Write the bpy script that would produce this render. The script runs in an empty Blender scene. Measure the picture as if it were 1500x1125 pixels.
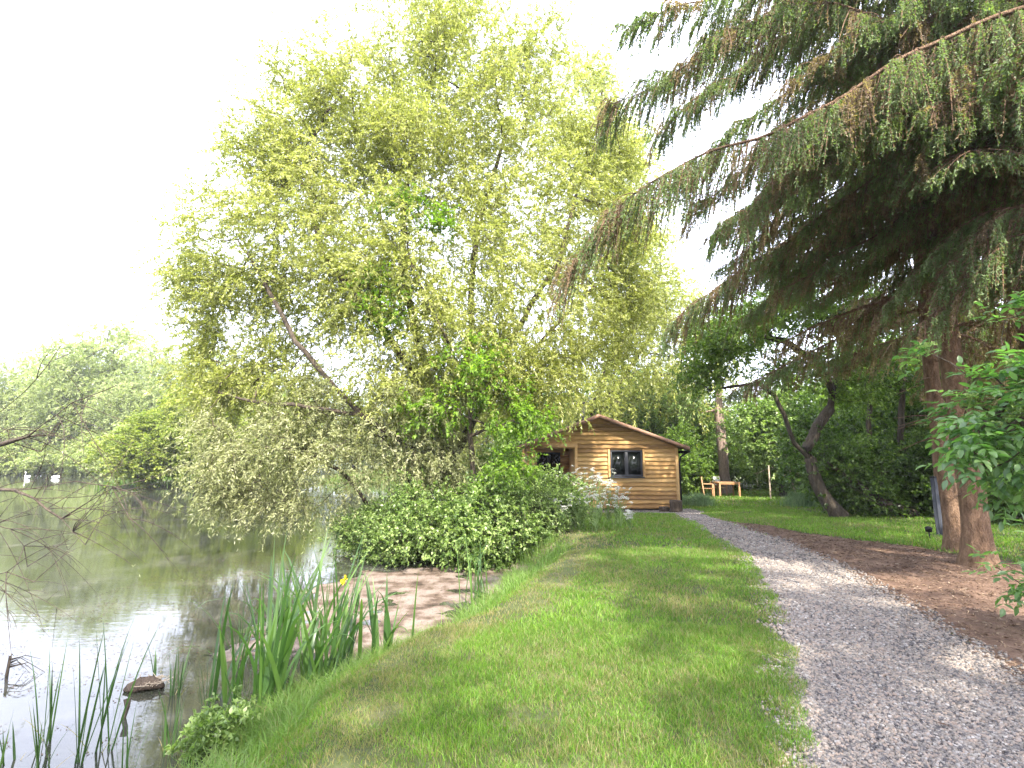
import bpy, math, random
import numpy as np
from mathutils import Vector
R = math.radians
SC = bpy.context.scene
COL = SC.collection
rng = np.random.default_rng(7)
random.seed(7)

# ------------------------------------------------------------------ camera, sky, sun, exposure
CAMZ = 2.3
PITCH = R(8.15)
cam_d = bpy.data.cameras.new('camera')
cam = bpy.data.objects.new('camera', cam_d)
COL.objects.link(cam)
cam.location = (0, 0, CAMZ)
cam.rotation_euler = (math.pi / 2 + PITCH, 0, 0)
cam_d.lens = 18.0
cam_d.sensor_width = 36.0
cam_d.clip_start = 0.05
cam_d.clip_end = 2000
SC.camera = cam

SUN_AZ = R(160)      # clockwise from +Y
SUN_EL = R(50)
w = bpy.data.worlds.new('World')
SC.world = w
w.use_nodes = True
nt = w.node_tree
bg = nt.nodes['Background']
sky = nt.nodes.new('ShaderNodeTexSky')
sky.sky_type = 'NISHITA'
sky.sun_disc = False
sky.sun_elevation = SUN_EL
sky.sun_rotation = SUN_AZ
sky.air_density = 1.0
sky.dust_density = 4.0
sky.ozone_density = 1.0
mixw = nt.nodes.new('ShaderNodeMix'); mixw.data_type = 'RGBA'
mixw.inputs[0].default_value = 0.72
mixw.inputs[7].default_value = (8.9, 9.2, 11.0, 1)     # thin bright cloud over the blue
nt.links.new(sky.outputs[0], mixw.inputs[6])
nt.links.new(mixw.outputs[2], bg.inputs[0])
bg.inputs[1].default_value = 0.112
sun_d = bpy.data.lights.new('sun', 'SUN')
sun_d.energy = 3.2
sun_d.angle = R(0.6)
sun_d.color = (1.0, 0.93, 0.80)
sun = bpy.data.objects.new('sun', sun_d)
COL.objects.link(sun)
to_sun = Vector((math.sin(SUN_AZ) * math.cos(SUN_EL), math.cos(SUN_AZ) * math.cos(SUN_EL), math.sin(SUN_EL)))
sun.rotation_euler = to_sun.to_track_quat('Z', 'Y').to_euler()
sun.location = (20, -20, 30)
SC.view_settings.view_transform = 'Standard'
SC.view_settings.look = 'None'
SC.view_settings.exposure = 2.25
SC.view_settings.gamma = 1.0
SC.render.engine = 'CYCLES'
cy = SC.cycles
cy.max_bounces = 7
cy.diffuse_bounces = 4
cy.glossy_bounces = 3
cy.transmission_bounces = 4
cy.transparent_max_bounces = 4
cy.use_denoising = True
cy.sample_clamp_indirect = 8.0
cy.caustics_reflective = False
cy.caustics_refractive = False

# ------------------------------------------------------------------ helpers
def ray(px, py):
    a = (px - 750) / 750.0; b = (562.5 - py) / 750.0
    c, s = math.cos(PITCH), math.sin(PITCH)
    return np.array([a, c - b * s, s + b * c])

def at(px, py, Y):
    d = ray(px, py)
    return np.array([0, 0, CAMZ]) + d * (Y / d[1])

def tag(o, label=None, cat=None, group=None, kind=None):
    if label: o['label'] = label
    if cat: o['category'] = cat
    if group: o['group'] = group
    if kind: o['kind'] = kind
    return o

def empty(name, loc, label, cat, group=None, rz=0.0):
    o = bpy.data.objects.new(name, None)
    COL.objects.link(o)
    o.location = [float(q) for q in loc]
    o.rotation_euler = (0, 0, rz)
    o.empty_display_size = 0.2
    return tag(o, label, cat, group)

class MB:
    """collects numpy verts / faces with a per-vertex tint value"""
    def __init__(s):
        s.V = []; s.F = {3: [], 4: []}; s.T = []; s.n = 0
    def add(s, v, f, t=0.5):
        v = np.asarray(v, dtype=np.float64).reshape(-1, 3)
        f = np.asarray(f, dtype=np.int64)
        if len(f): s.F[f.shape[1]].append(f + s.n)
        s.V.append(v)
        t = np.asarray(t, dtype=np.float32)
        if t.ndim == 0: t = np.full(len(v), float(t), dtype=np.float32)
        s.T.append(t)
        s.n += len(v)
    def mesh(s, name, mat, smooth=False, origin=None):
        V = np.concatenate(s.V) if s.V else np.zeros((0, 3))
        if origin is not None: V = V - np.asarray(origin, dtype=float)
        me = bpy.data.meshes.new(name)
        me.vertices.add(len(V))
        me.vertices.foreach_set('co', V.astype(np.float32).ravel())
        loops = []; starts = []; off = 0
        for k in (3, 4):
            if s.F[k]:
                f = np.concatenate(s.F[k])
                loops.append(f.ravel())
                starts.append(off + np.arange(len(f)) * k)
                off += f.size
        if loops:
            L = np.concatenate(loops).astype(np.int32); S = np.concatenate(starts).astype(np.int32)
            me.loops.add(len(L)); me.loops.foreach_set('vertex_index', L)
            me.polygons.add(len(S)); me.polygons.foreach_set('loop_start', S)
            if smooth: me.polygons.foreach_set('use_smooth', np.ones(len(S), dtype=bool))
        me.update(calc_edges=True)
        a = me.attributes.new('tint', 'FLOAT', 'POINT')
        a.data.foreach_set('value', np.concatenate(s.T) if s.T else np.zeros(0, dtype=np.float32))
        if mat: me.materials.append(mat)
        return me
    def build(s, name, mat, parent=None, smooth=False, origin=None):
        """verts are given in world space relative to origin (parent location)"""
        o = bpy.data.objects.new(name, s.mesh(name, mat, smooth, origin))
        COL.objects.link(o)
        if parent: o.parent = parent
        return o
    # shapes
    def box(s, c, d, t=0.5, rz=0.0, rx=0.0, ry=0.0):
        x, y, z = [q / 2 for q in d]
        v = np.array([[i, j, k] for i in (-x, x) for j in (-y, y) for k in (-z, z)], dtype=float)
        if rx: v = v @ rotm('x', rx).T
        if ry: v = v @ rotm('y', ry).T
        if rz: v = v @ rotm('z', rz).T
        f = [[0, 1, 3, 2], [4, 6, 7, 5], [0, 4, 5, 1], [2, 3, 7, 6], [0, 2, 6, 4], [1, 5, 7, 3]]
        s.add(v + np.asarray(c, dtype=float), f, t)
    def bbox(s, c, d, b=0.006, t=0.5, rz=0.0, rx=0.0, ry=0.0):
        """bevelled box: 24 verts"""
        h = np.array(d) / 2.0
        v = []; 
        for ax in range(3):
            for sg in (-1, 1):
                for (p, q) in ((-1, -1), (1, -1), (1, 1), (-1, 1)):
                    e = np.zeros(3); e[ax] = sg * h[ax]
                    o1, o2 = [k for k in range(3) if k != ax]
                    e[o1] = p * (h[o1] - b); e[o2] = q * (h[o2] - b)
                    v.append(e)
        v = np.array(v)
        def idx(ax, sg, p, q):
            return (ax * 2 + (sg > 0)) * 4 + {(-1, -1): 0, (1, -1): 1, (1, 1): 2, (-1, 1): 3}[(p, q)]
        F4 = [[(ax * 2 + k) * 4 + m for m in range(4)] for ax in range(3) for k in range(2)]
        F3 = []
        # edges
        for ax in range(3):
            o1, o2 = [k for k in range(3) if k != ax]
            for s1 in (-1, 1):
                for s2 in (-1, 1):
                    def on(face_ax, sg, coords):
                        a, b_ = [k for k in range(3) if k != face_ax]
                        return idx(face_ax, sg, coords[a], coords[b_])
                    c0 = {ax: -1, o1: s1, o2: s2}; c1 = {ax: 1, o1: s1, o2: s2}
                    F4.append([on(o1, s1, c0), on(o1, s1, c1), on(o2, s2, c1), on(o2, s2, c0)])
        for sx in (-1, 1):
            for sy in (-1, 1):
                for sz in (-1, 1):
                    F3.append([idx(0, sx, sy, sz), idx(1, sy, sx, sz), idx(2, sz, sx, sy)])
        if rx: v = v @ rotm('x', rx).T
        if ry: v = v @ rotm('y', ry).T
        if rz: v = v @ rotm('z', rz).T
        v = v + np.asarray(c, dtype=float)
        n0 = s.n
        s.add(v, F4, t)
        s.F[3].append(np.array(F3) + n0)
    def tube(s, P, rad, k=6, t=0.5, cap=True, bump=0.0):
        P = np.asarray(P, dtype=float); n = len(P)
        rad = np.broadcast_to(np.asarray(rad, dtype=float), (n,))
        T = np.gradient(P, axis=0) if n > 1 else np.array([[0, 0, 1.]])
        T /= np.linalg.norm(T, axis=1)[:, None] + 1e-9
        ref = np.array([0.0, 0.0, 1.0]) if abs(T[:, 2]).mean() < 0.8 else np.array([1.0, 0.13, 0.0])
        A = np.cross(T, ref); A /= np.linalg.norm(A, axis=1)[:, None] + 1e-9
        B = np.cross(T, A)
        an = np.arange(k) * 2 * math.pi / k
        rr = rad[:, None] * np.ones((1, k))
        if bump: rr = rr * (1 + bump * (rng.random((n, k)) - .5) + bump * .8 * np.sin(an * 3 + 1.3)[None, :])
        V = P[:, None, :] + rr[..., None] * (np.cos(an)[None, :, None] * A[:, None, :] + np.sin(an)[None, :, None] * B[:, None, :])
        i = np.arange(n - 1)[:, None] * k; j = np.arange(k)[None, :]; j2 = (j + 1) % k
        F = np.stack([i + j, i + j2, i + k + j2, i + k + j], axis=-1).reshape(-1, 4)
        tt = t if np.ndim(t) == 0 else np.repeat(np.asarray(t), k)
        n0 = s.n
        s.add(V.reshape(-1, 3), F, tt)
        if cap and k == 4:
            s.F[4].append(np.array([[n0, n0 + 1, n0 + 2, n0 + 3], [n0 + (n - 1) * k + q for q in (3, 2, 1, 0)]]))
        elif cap and n > 1:
            s.add([P[0], P[-1]], np.zeros((0, 3), dtype=int), float(np.mean(tt)))
            c0, c1 = s.n - 2, s.n - 1
            e = n0 + (n - 1) * k
            s.F[3].append(np.array([[c0, n0 + (q + 1) % k, n0 + q] for q in range(k)] + [[c1, e + q, e + (q + 1) % k] for q in range(k)]))
    def lathe(s, c, prof, k=12, t=0.5, scale=(1, 1, 1)):
        an = np.arange(k) * 2 * math.pi / k
        V = np.array([[r * math.cos(a), r * math.sin(a), z] for (r, z) in prof for a in an]) * np.array(scale) + np.asarray(c, float)
        n = len(prof)
        i = np.arange(n - 1)[:, None] * k; j = np.arange(k)[None, :]; j2 = (j + 1) % k
        s.add(V, np.stack([i + j, i + j2, i + k + j2, i + k + j], axis=-1).reshape(-1, 4), t)

def rotm(ax, a):
    c, s = math.cos(a), math.sin(a)
    return np.array({'x': [[1, 0, 0], [0, c, -s], [0, s, c]], 'y': [[c, 0, s], [0, 1, 0], [-s, 0, c]], 'z': [[c, -s, 0], [s, c, 0], [0, 0, 1]]}[ax])

def nrm(v):
    return v / (np.linalg.norm(v, axis=-1, keepdims=True) + 1e-9)

def vnoise(x, y, seed=0):
    x = np.asarray(x, float) + seed * 17.31; y = np.asarray(y, float) + seed * 9.77
    xi = np.floor(x); yi = np.floor(y); fx = x - xi; fy = y - yi
    fx = fx * fx * (3 - 2 * fx); fy = fy * fy * (3 - 2 * fy)
    def h(a, b):
        q = np.sin(a * 127.1 + b * 311.7) * 43758.5453
        return q - np.floor(q)
    return (h(xi, yi) * (1 - fx) + h(xi + 1, yi) * fx) * (1 - fy) + (h(xi, yi + 1) * (1 - fx) + h(xi + 1, yi + 1) * fx) * fy

def fbm(x, y, seed=0):
    return vnoise(x, y, seed) * .5 + vnoise(x * 2.1, y * 2.1, seed + 3) * .3 + vnoise(x * 4.3, y * 4.3, seed + 5) * .2

def ss(t):
    t = np.clip(t, 0, 1)
    return t * t * (3 - 2 * t)

def inpoly(x, y, poly):
    x = np.asarray(x, float); y = np.asarray(y, float)
    r = np.zeros(np.shape(x), bool)
    n = len(poly)
    for i in range(n):
        x1, y1 = poly[i]; x2, y2 = poly[(i + 1) % n]
        if y1 == y2: continue
        c = ((y1 > y) != (y2 > y)) & (x < (x2 - x1) * (y - y1) / (y2 - y1) + x1)
        r ^= c
    return r

def dpoly(x, y, poly):
    """distance to the outline"""
    x = np.asarray(x, float); y = np.asarray(y, float)
    best = np.full(x.shape, 1e9)
    n = len(poly)
    for i in range(n):
        x1, y1 = poly[i]; x2, y2 = poly[(i + 1) % n]
        dx, dy = x2 - x1, y2 - y1
        L = dx * dx + dy * dy + 1e-12
        t = np.clip(((x - x1) * dx + (y - y1) * dy) / L, 0, 1)
        best = np.minimum(best, (x - x1 - t * dx) ** 2 + (y - y1 - t * dy) ** 2)
    return np.sqrt(best)

def G0(px, py, z=0.0):
    d = ray(px, py)
    t = (z - CAMZ) / d[2]
    return (d[0] * t, d[1] * t)

# ------------------------------------------------------------------ terrain shape
shore = [(-3.2, -30), (-2.6, 0), (-2.35, 2.5), G0(290, 1125), G0(375, 1052), G0(490, 995), G0(608, 952), G0(692, 892), G0(757, 840),
         (-0.75, 12.2), (-1.9, 12.6), (-3.4, 13.2), (-3.6, 14.6), (-2.2, 16.2), (-1.4, 19), (-1.2, 24), (-3.0, 34), (-8, 46), (-14, 45),
         (-19, 40), (-22, 37.5), (-27, 36.8), (-31, 38.0), (-33, 44), (-36, 56), (-46, 66), (-70, 70), (-120, 72), (-160, 30), (-120, -30)]

def H(x, y):
    x = np.asarray(x, float); y = np.asarray(y, float)
    d = dpoly(x, y, shore)
    land = ~inpoly(x, y, shore)
    d = d + (fbm(x * 1.3, y * 1.3, 2) - .5) * .35 * np.where(land, 1, 1)
    pl = np.interp(y, [-20, 8, 19, 27, 60, 400], [.72, .72, .42, .17, .35, 3.0])
    pl = pl + (fbm(x * .35, y * .35, 1) - .5) * .12 + np.clip(x - 5, 0, 5) * .02
    wd = 1.5 + np.clip(y - 20, 0, 30) * .05
    zl = -0.03 + (pl + .03) * ss(d / wd)
    zw = -0.03 - .6 * ss(d / 2.5)
    z = np.where(land, zl, zw)
    return z + (fbm(x * 3, y * 3, 4) - .5) * .03 * np.clip((z + .1) * 3, 0, 1)

def G(px, py):
    z = .5
    for _ in range(12):
        p = G0(px, py, z)
        z = .5 * z + .5 * float(H(p[0], p[1]))
    return (p[0], p[1])

def on(px, py):
    x, y = G(px, py)
    return np.array([x, y, float(H(x, y))])

def ground(x, y):
    return np.array([x, y, float(H(x, y))])

mud_poly = [G0(*q) for q in [(455, 862), (530, 838), (640, 830), (790, 830), (765, 870), (715, 915), (650, 970), (560, 985), (440, 965), (385, 950), (350, 975), (310, 960), (385, 915), (430, 900)]]
path_l = [(1.5, -4), (1.62, 1.5)] + [G(*q) for q in [(1190, 1125), (1172, 1040), (1160, 960), (1146, 895), (1112, 835), (1068, 797), (1025, 770), (985, 753)]]
path_r = [(6.4, 17.5), (6.0, 16.6)] + [G(*q) for q in [(1065, 766), (1140, 790), (1205, 820), (1285, 868), (1370, 920), (1440, 965), (1500, 1008)]] + [(3.6, 2.2), (3.3, -4)]
path_poly = path_l + [(3.6, 17.7), (1.3, 17.7), (1.3, 18.95), (6.4, 18.95)] + path_r
litter_poly = [G(*q) for q in [(1062, 764), (1110, 768), (1160, 777), (1230, 788), (1300, 796), (1385, 808), (1500, 828)]] + [(9.5, 7.5), (13, 8), (14, -6), (3.0, -6)] + list(reversed([G(*q) for q in [(1065, 766), (1140, 790), (1205, 820), (1285, 868), (1370, 920), (1440, 965), (1500, 1008)]] + [(3.6, 2.2)]))[0:0] + [(3.3, -4), (3.6, 2.2)] + [G(*q) for q in [(1500, 1008), (1440, 965), (1370, 920), (1285, 868), (1205, 820), (1140, 790)]]
CAB = (1.0, 18.8, 6.05, 27.0)      # cabin footprint

def jig(x, y, a=.10):
    return (vnoise(x * 3.1, y * 3.1, 8) - .5) * a * 2 + (vnoise(x * 9, y * 9, 9) - .5) * a

# ------------------------------------------------------------------ materials
def newmat(name):
    m = bpy.data.materials.new(name); m.use_nodes = True
    return m, m.node_tree, m.node_tree.nodes, m.node_tree.links, m.node_tree.nodes['Principled BSDF']

def ramp(n, stops):
    r = n.new('ShaderNodeValToRGB')
    e = r.color_ramp.elements
    while len(e) > 1: e.remove(e[-1])
    e[0].position = stops[0][0]; e[0].color = (*stops[0][1], 1)
    for p, c in stops[1:]:
        q = e.new(p); q.color = (*c, 1)
    return r

def leafmat(name, stops, transl=.4, rough=.45, spec=.35, tcol=None, noise=None):
    m, t, n, l, p = newmat(name)
    a = n.new('ShaderNodeAttribute'); a.attribute_name = 'tint'
    r = ramp(n, stops)
    l.new(a.outputs['Fac'], r.inputs[0])
    p.inputs['Roughness'].default_value = rough
    p.inputs['Specular IOR Level'].default_value = spec
    l.new(r.outputs[0], p.inputs['Base Color'])
    tr = n.new('ShaderNodeBsdfTranslucent')
    mul = n.new('ShaderNodeMix'); mul.data_type = 'RGBA'; mul.blend_type = 'MULTIPLY'; mul.inputs[0].default_value = 1
    l.new(r.outputs[0], mul.inputs[6]); mul.inputs[7].default_value = (*(tcol or (1.5, 1.6, .7)), 1)
    l.new(mul.outputs[2], tr.inputs[0])
    mx = n.new('ShaderNodeMixShader'); mx.inputs[0].default_value = transl
    l.new(p.outputs[0], mx.inputs[1]); l.new(tr.outputs[0], mx.inputs[2])
    l.new(mx.outputs[0], n['Material Output'].inputs[0])
    return m

def noisemat(name, stops, scale=5.0, detail=8, rough=.85, bump=.3, stretch=(1, 1, 1), spec=.3, usetint=0.0, bumpscale=None, dist=.02, coord='Object'):
    m, t, n, l, p = newmat(name)
    tc = n.new('ShaderNodeTexCoord'); mp = n.new('ShaderNodeMapping')
    mp.inputs['Scale'].default_value = stretch
    l.new(tc.outputs[coord], mp.inputs[0])
    nz = n.new('ShaderNodeTexNoise'); nz.inputs['Scale'].default_value = scale; nz.inputs['Detail'].default_value = detail
    nz.inputs['Roughness'].default_value = .65
    l.new(mp.outputs[0], nz.inputs[0])
    r = ramp(n, stops)
    if usetint:
        a = n.new('ShaderNodeAttribute'); a.attribute_name = 'tint'
        mm = n.new('ShaderNodeMath'); mm.operation = 'MULTIPLY_ADD'; mm.inputs[1].default_value = usetint
        mm2 = n.new('ShaderNodeMath'); mm2.operation = 'SUBTRACT'; mm2.inputs[1].default_value = usetint * .5
        l.new(a.outputs['Fac'], mm.inputs[0]); l.new(nz.outputs[0], mm.inputs[2]); l.new(mm.outputs[0], mm2.inputs[0]); l.new(mm2.outputs[0], r.inputs[0])
    else:
        l.new(nz.outputs[0], r.inputs[0])
    l.new(r.outputs[0], p.inputs['Base Color'])
    p.inputs['Roughness'].default_value = rough; p.inputs['Specular IOR Level'].default_value = spec
    if bump:
        nb = n.new('ShaderNodeTexNoise'); nb.inputs['Scale'].default_value = bumpscale or scale * 3; nb.inputs['Detail'].default_value = 6
        l.new(mp.outputs[0], nb.inputs[0])
        b = n.new('ShaderNodeBump'); b.inputs['Strength'].default_value = bump; b.inputs['Distance'].default_value = dist
        l.new(nb.outputs[0], b.inputs['Height']); l.new(b.outputs[0], p.inputs['Normal'])
    return m

def plain(name, col, rough=.5, metal=0.0, spec=.5):
    m, t, n, l, p = newmat(name)
    nz = n.new('ShaderNodeTexNoise'); nz.inputs['Scale'].default_value = 30; nz.inputs['Detail'].default_value = 4
    r = ramp(n, [(.3, tuple(c * .85 for c in col)), (.7, tuple(min(1, c * 1.12) for c in col))])
    l.new(nz.outputs[0], r.inputs[0]); l.new(r.outputs[0], p.inputs['Base Color'])
    p.inputs['Roughness'].default_value = rough; p.inputs['Metallic'].default_value = metal; p.inputs['Specular IOR Level'].default_value = spec
    return m

M = {}
M['soil'] = noisemat('soil_grass', [(.3, (.03, .035, .014)), (.5, (.055, .07, .022)), (.62, (.09, .09, .04)), (.75, (.14, .115, .075))], 2.2, 10, .95, .5, bumpscale=40)
M['litter'] = noisemat('needle_litter', [(.3, (.06, .036, .026)), (.5, (.125, .076, .053)), (.68, (.19, .125, .09)), (.8, (.26, .19, .14))], 3.5, 12, .95, .7, bumpscale=60)
M['pathbase'] = noisemat('gravel_bed', [(.3, (.05, .045, .042)), (.5, (.12, .105, .10)), (.7, (.22, .20, .195))], 38, 6, .9, .9, bumpscale=60)
M['mud'] = noisemat('pale_mud', [(.36, (.04, .028, .02)), (.46, (.115, .082, .062)), (.54, (.20, .158, .132)), (.75, (.27, .222, .195))], 2.2, 14, .75, .9, bumpscale=50)
M['bark'] = noisemat('bark_grey', [(.3, (.032, .025, .018)), (.55, (.085, .066, .048)), (.75, (.15, .125, .095))], 6, 10, .95, .8, stretch=(3, 3, .6), bumpscale=14, dist=.05)
M['bark_spruce'] = noisemat('bark_spruce', [(.3, (.10, .060, .034)), (.5, (.21, .13, .08)), (.65, (.31, .20, .125)), (.8, (.35, .27, .19))], 7, 12, .95, .9, stretch=(2.4, 2.4, .8), bumpscale=30, dist=.09)
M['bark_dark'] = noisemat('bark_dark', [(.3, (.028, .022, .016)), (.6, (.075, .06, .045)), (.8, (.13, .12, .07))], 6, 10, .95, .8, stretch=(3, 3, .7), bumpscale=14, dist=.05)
M['bark_pink'] = noisemat('bark_pale', [(.3, (.17, .12, .10)), (.6, (.34, .25, .21)), (.8, (.42, .34, .29))], 6, 10, .95, .8, stretch=(3, 3, .7), bumpscale=14, dist=.04)
M['twig_pale'] = noisemat('dry_twig', [(.3, (.25, .20, .14)), (.7, (.46, .39, .30))], 9, 4, .9, 0)
M['twig_brown'] = noisemat('dead_twig', [(.3, (.08, .055, .04)), (.7, (.20, .14, .10))], 9, 4, .9, 0)
M['willow'] = leafmat('willow_leaf', [(0, (.19, .225, .055)), (.45, (.33, .37, .095)), (.8, (.48, .50, .17)), (1, (.62, .62, .33))], .5, .38, .6, (1.25, 1.3, .65))
M['willow_far'] = leafmat('far_leaf_glare', [(0, (.22, .27, .10)), (.5, (.34, .40, .17)), (1, (.48, .52, .28))], .5, .5, .3, (1.3, 1.4, .7))  # leaf tones raised: glare over the far shore put into the colour
M['willow_grey'] = leafmat('grey_willow_leaf', [(0, (.19, .21, .095)), (.5, (.33, .36, .17)), (1, (.54, .53, .33))], .42, .5, .4, (1.25, 1.3, .7))
M['bright'] = leafmat('bright_leaf', [(0, (.12, .20, .03)), (.5, (.19, .31, .05)), (1, (.29, .42, .08))], .5, .4, .4, (1.4, 1.6, .5))
M['lime'] = leafmat('lime_leaf', [(0, (.15, .21, .04)), (.5, (.25, .31, .07)), (1, (.38, .41, .13))], .45, .5, .3, (1.3, 1.4, .5))
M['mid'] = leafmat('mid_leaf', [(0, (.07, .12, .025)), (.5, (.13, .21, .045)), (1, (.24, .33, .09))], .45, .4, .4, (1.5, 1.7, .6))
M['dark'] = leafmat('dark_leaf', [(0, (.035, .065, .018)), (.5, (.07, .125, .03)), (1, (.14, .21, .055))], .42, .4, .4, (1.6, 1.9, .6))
M['shrub'] = leafmat('shrub_leaf', [(0, (.09, .15, .04)), (.5, (.19, .28, .08)), (1, (.34, .43, .16))], .4, .4, .5, (1.3, 1.5, .6))
M['elder'] = leafmat('elder_leaf', [(0, (.07, .13, .06)), (.5, (.13, .22, .08)), (.85, (.20, .31, .11)), (1, (.30, .40, .15))], .45, .35, .6, (1.3, 1.9, .6))
M['needle'] = leafmat('spruce_needle', [(0, (.20, .15, .09)), (.22, (.29, .22, .14)), (.30, (.17, .19, .09)), (.6, (.16, .225, .10)), (.85, (.21, .30, .11)), (1, (.34, .42, .14))], .45, .5, .3, (1.3, 1.5, .6))
M['grass'] = leafmat('lawn_blade', [(0, (.30, .25, .13)), (.12, (.18, .20, .07)), (.3, (.08, .17, .02)), (.65, (.135, .275, .028)), (1, (.27, .39, .07))], .45, .45, .35, (1.3, 1.5, .5))
M['long_grass'] = leafmat('long_grass', [(0, (.30, .27, .13)), (.2, (.17, .24, .07)), (.6, (.13, .24, .045)), (1, (.24, .36, .09))], .45, .45, .35, (1.2, 1.4, .6))
M['iris'] = leafmat('iris_leaf', [(0, (.035, .08, .025)), (.5, (.07, .145, .04)), (1, (.16, .26, .06))], .35, .35, .5, (1.3, 1.6, .5))
M['iris_stem'] = leafmat('iris_stem', [(0, (.10, .2, .05)), (1, (.14, .26, .06))], .1)
M['reed'] = leafmat('reed_leaf', [(0, (.03, .06, .02)), (.6, (.055, .115, .035)), (.9, (.10, .17, .05)), (1, (.34, .28, .14))], .3, .4, .5, (1.2, 1.5, .5))
M['tussock'] = leafmat('tussock_blade', [(0, (.12, .20, .10)), (.6, (.20, .30, .15)), (1, (.32, .42, .24))], .4, .5, .3, (1.1, 1.2, .8))
M['yellow'] = leafmat('yellow_petal', [(0, (.80, .52, .01)), (1, (.9, .66, .02))], .35, .5, .3, (1, 1, .8))
M['white_flower'] = leafmat('white_floret', [(0, (.62, .62, .55)), (1, (.85, .85, .82))], .3, .6, .2, (1, 1, 1))
M['flower_stem'] = leafmat('flower_stem', [(0, (.16, .25, .08)), (1, (.24, .34, .12))], .2)
M['blossom'] = leafmat('elder_bud', [(0, (.25, .36, .10)), (1, (.40, .50, .20))], .3)

# gravel stones: per-stone colour
m, t_, n_, l_, p_ = newmat('gravel_stone')
a_ = n_.new('ShaderNodeAttribute'); a_.attribute_name = 'tint'
r_ = ramp(n_, [(0, (.035, .032, .035)), (.2, (.09, .083, .085)), (.45, (.215, .19, .165)), (.6, (.285, .22, .175)), (.75, (.24, .225, .21)), (.92, (.38, .35, .32)), (1, (.50, .47, .45))])
l_.new(a_.outputs['Fac'], r_.inputs[0]); l_.new(r_.outputs[0], p_.inputs['Base Color']); p_.inputs['Roughness'].default_value = .8
M['stone'] = m
M['litter_bit'] = leafmat('dry_needle', [(0, (.07, .042, .028)), (.5, (.15, .095, .065)), (.9, (.26, .185, .125)), (1, (.38, .30, .22))], .1, .8, .2, (1, 1, 1))

# cabin timber
def timber(name, stops, stretch=(1.2, 12, 12), tint=.55):
    return noisemat(name, stops, 3.2, 10, .65, .35, stretch=stretch, spec=.35, usetint=tint, bumpscale=9, dist=.01)
M['cladding'] = timber('larch_boards', [(.2, (.25, .14, .06)), (.42, (.44, .25, .09)), (.6, (.56, .34, .135)), (.8, (.66, .43, .20))])
M['fascia'] = timber('fascia_wood', [(.2, (.17, .09, .055)), (.5, (.29, .165, .11)), (.8, (.38, .24, .17))])
M['roof'] = noisemat('roof_felt', [(.3, (.11, .07, .055)), (.7, (.20, .13, .10))], 20, 8, .9, .4)
M['frame'] = plain('anthracite_frame', (.022, .024, .032), .4)
M['black'] = plain('black_plastic', (.012, .012, .014), .65, spec=.25)
M['teak'] = timber('garden_wood', [(.2, (.24, .12, .055)), (.5, (.38, .21, .10)), (.8, (.48, .30, .16))], (4, 4, 4), .3)
M['cushion'] = plain('pale_cushion', (.78, .76, .74), .9)
M['logbark'] = noisemat('log_bark', [(.3, (.04, .028, .02)), (.6, (.10, .075, .055)), (.8, (.17, .13, .10))], 9, 10, .95, .9, stretch=(2, 2, .6), dist=.04)
M['post'] = plain('grey_post', (.05, .055, .068), .9, spec=.15)
M['post_wood'] = timber('post_wood', [(.2, (.25, .20, .14)), (.8, (.42, .35, .26))], (8, 8, 1), .2)
M['swan'] = plain('swan_white', (.82, .82, .82), .8)
M['beak'] = plain('beak_orange', (.7, .25, .04), .5)
M['interior'] = plain('dark_room', (.03, .028, .025), .9)
M['paving'] = noisemat('stone_slab', [(.3, (.22, .20, .17)), (.7, (.36, .33, .28))], 6, 8, .9, .3)
M['terracotta'] = plain('terracotta', (.20, .07, .05), .8)
m, t_, n_, l_, p_ = newmat('window_glass')
p_.inputs['Base Color'].default_value = (.012, .016, .015, 1); p_.inputs['Roughness'].default_value = .14; p_.inputs['Specular IOR Level'].default_value = .6
M['glass'] = m

# water
m, t_, n_, l_, p_ = newmat('pond_water')
tc = n_.new('ShaderNodeTexCoord')
p_.inputs['IOR'].default_value = 1.42
p_.inputs['Specular IOR Level'].default_value = 1.0
nz = n_.new('ShaderNodeTexNoise'); nz.inputs['Scale'].default_value = .8; nz.inputs['Detail'].default_value = 12; nz.inputs['Roughness'].default_value = .7
l_.new(tc.outputs['Object'], nz.inputs[0])
r_ = ramp(n_, [(.45, (.028, .030, .022)), (.56, (.045, .046, .040)), (.66, (.10, .092, .085))])
l_.new(nz.outputs[0], r_.inputs[0]); l_.new(r_.outputs[0], p_.inputs['Base Color'])
sp = n_.new('ShaderNodeTexNoise'); sp.inputs['Scale'].default_value = 26; sp.inputs['Detail'].default_value = 3
l_.new(tc.outputs['Object'], sp.inputs[0])
big = n_.new('ShaderNodeTexNoise'); big.inputs['Scale'].default_value = .55; big.inputs['Detail'].default_value = 3
l_.new(tc.outputs['Object'], big.inputs[0])
mm = n_.new('ShaderNodeMath'); mm.operation = 'MULTIPLY'; l_.new(sp.outputs[0], mm.inputs[0]); l_.new(big.outputs[0], mm.inputs[1])
rr = ramp(n_, [(.31, (.02, .02, .02)), (.46, (.14, .14, .14))])
l_.new(mm.outputs[0], rr.inputs[0]); l_.new(rr.outputs[0], p_.inputs['Roughness'])
mpw = n_.new('ShaderNodeMapping'); mpw.inputs['Scale'].default_value = (1.1, 3.2, 1)
l_.new(tc.outputs['Object'], mpw.inputs[0])
rip = n_.new('ShaderNodeTexNoise'); rip.inputs['Scale'].default_value = 2.2; rip.inputs['Detail'].default_value = 5
l_.new(mpw.outputs[0], rip.inputs[0])
bp = n_.new('ShaderNodeBump'); bp.inputs['Strength'].default_value = .06; bp.inputs['Distance'].default_value = .03
l_.new(rip.outputs[0], bp.inputs['Height']); l_.new(bp.outputs[0], p_.inputs['Normal'])
M['water'] = m

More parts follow.
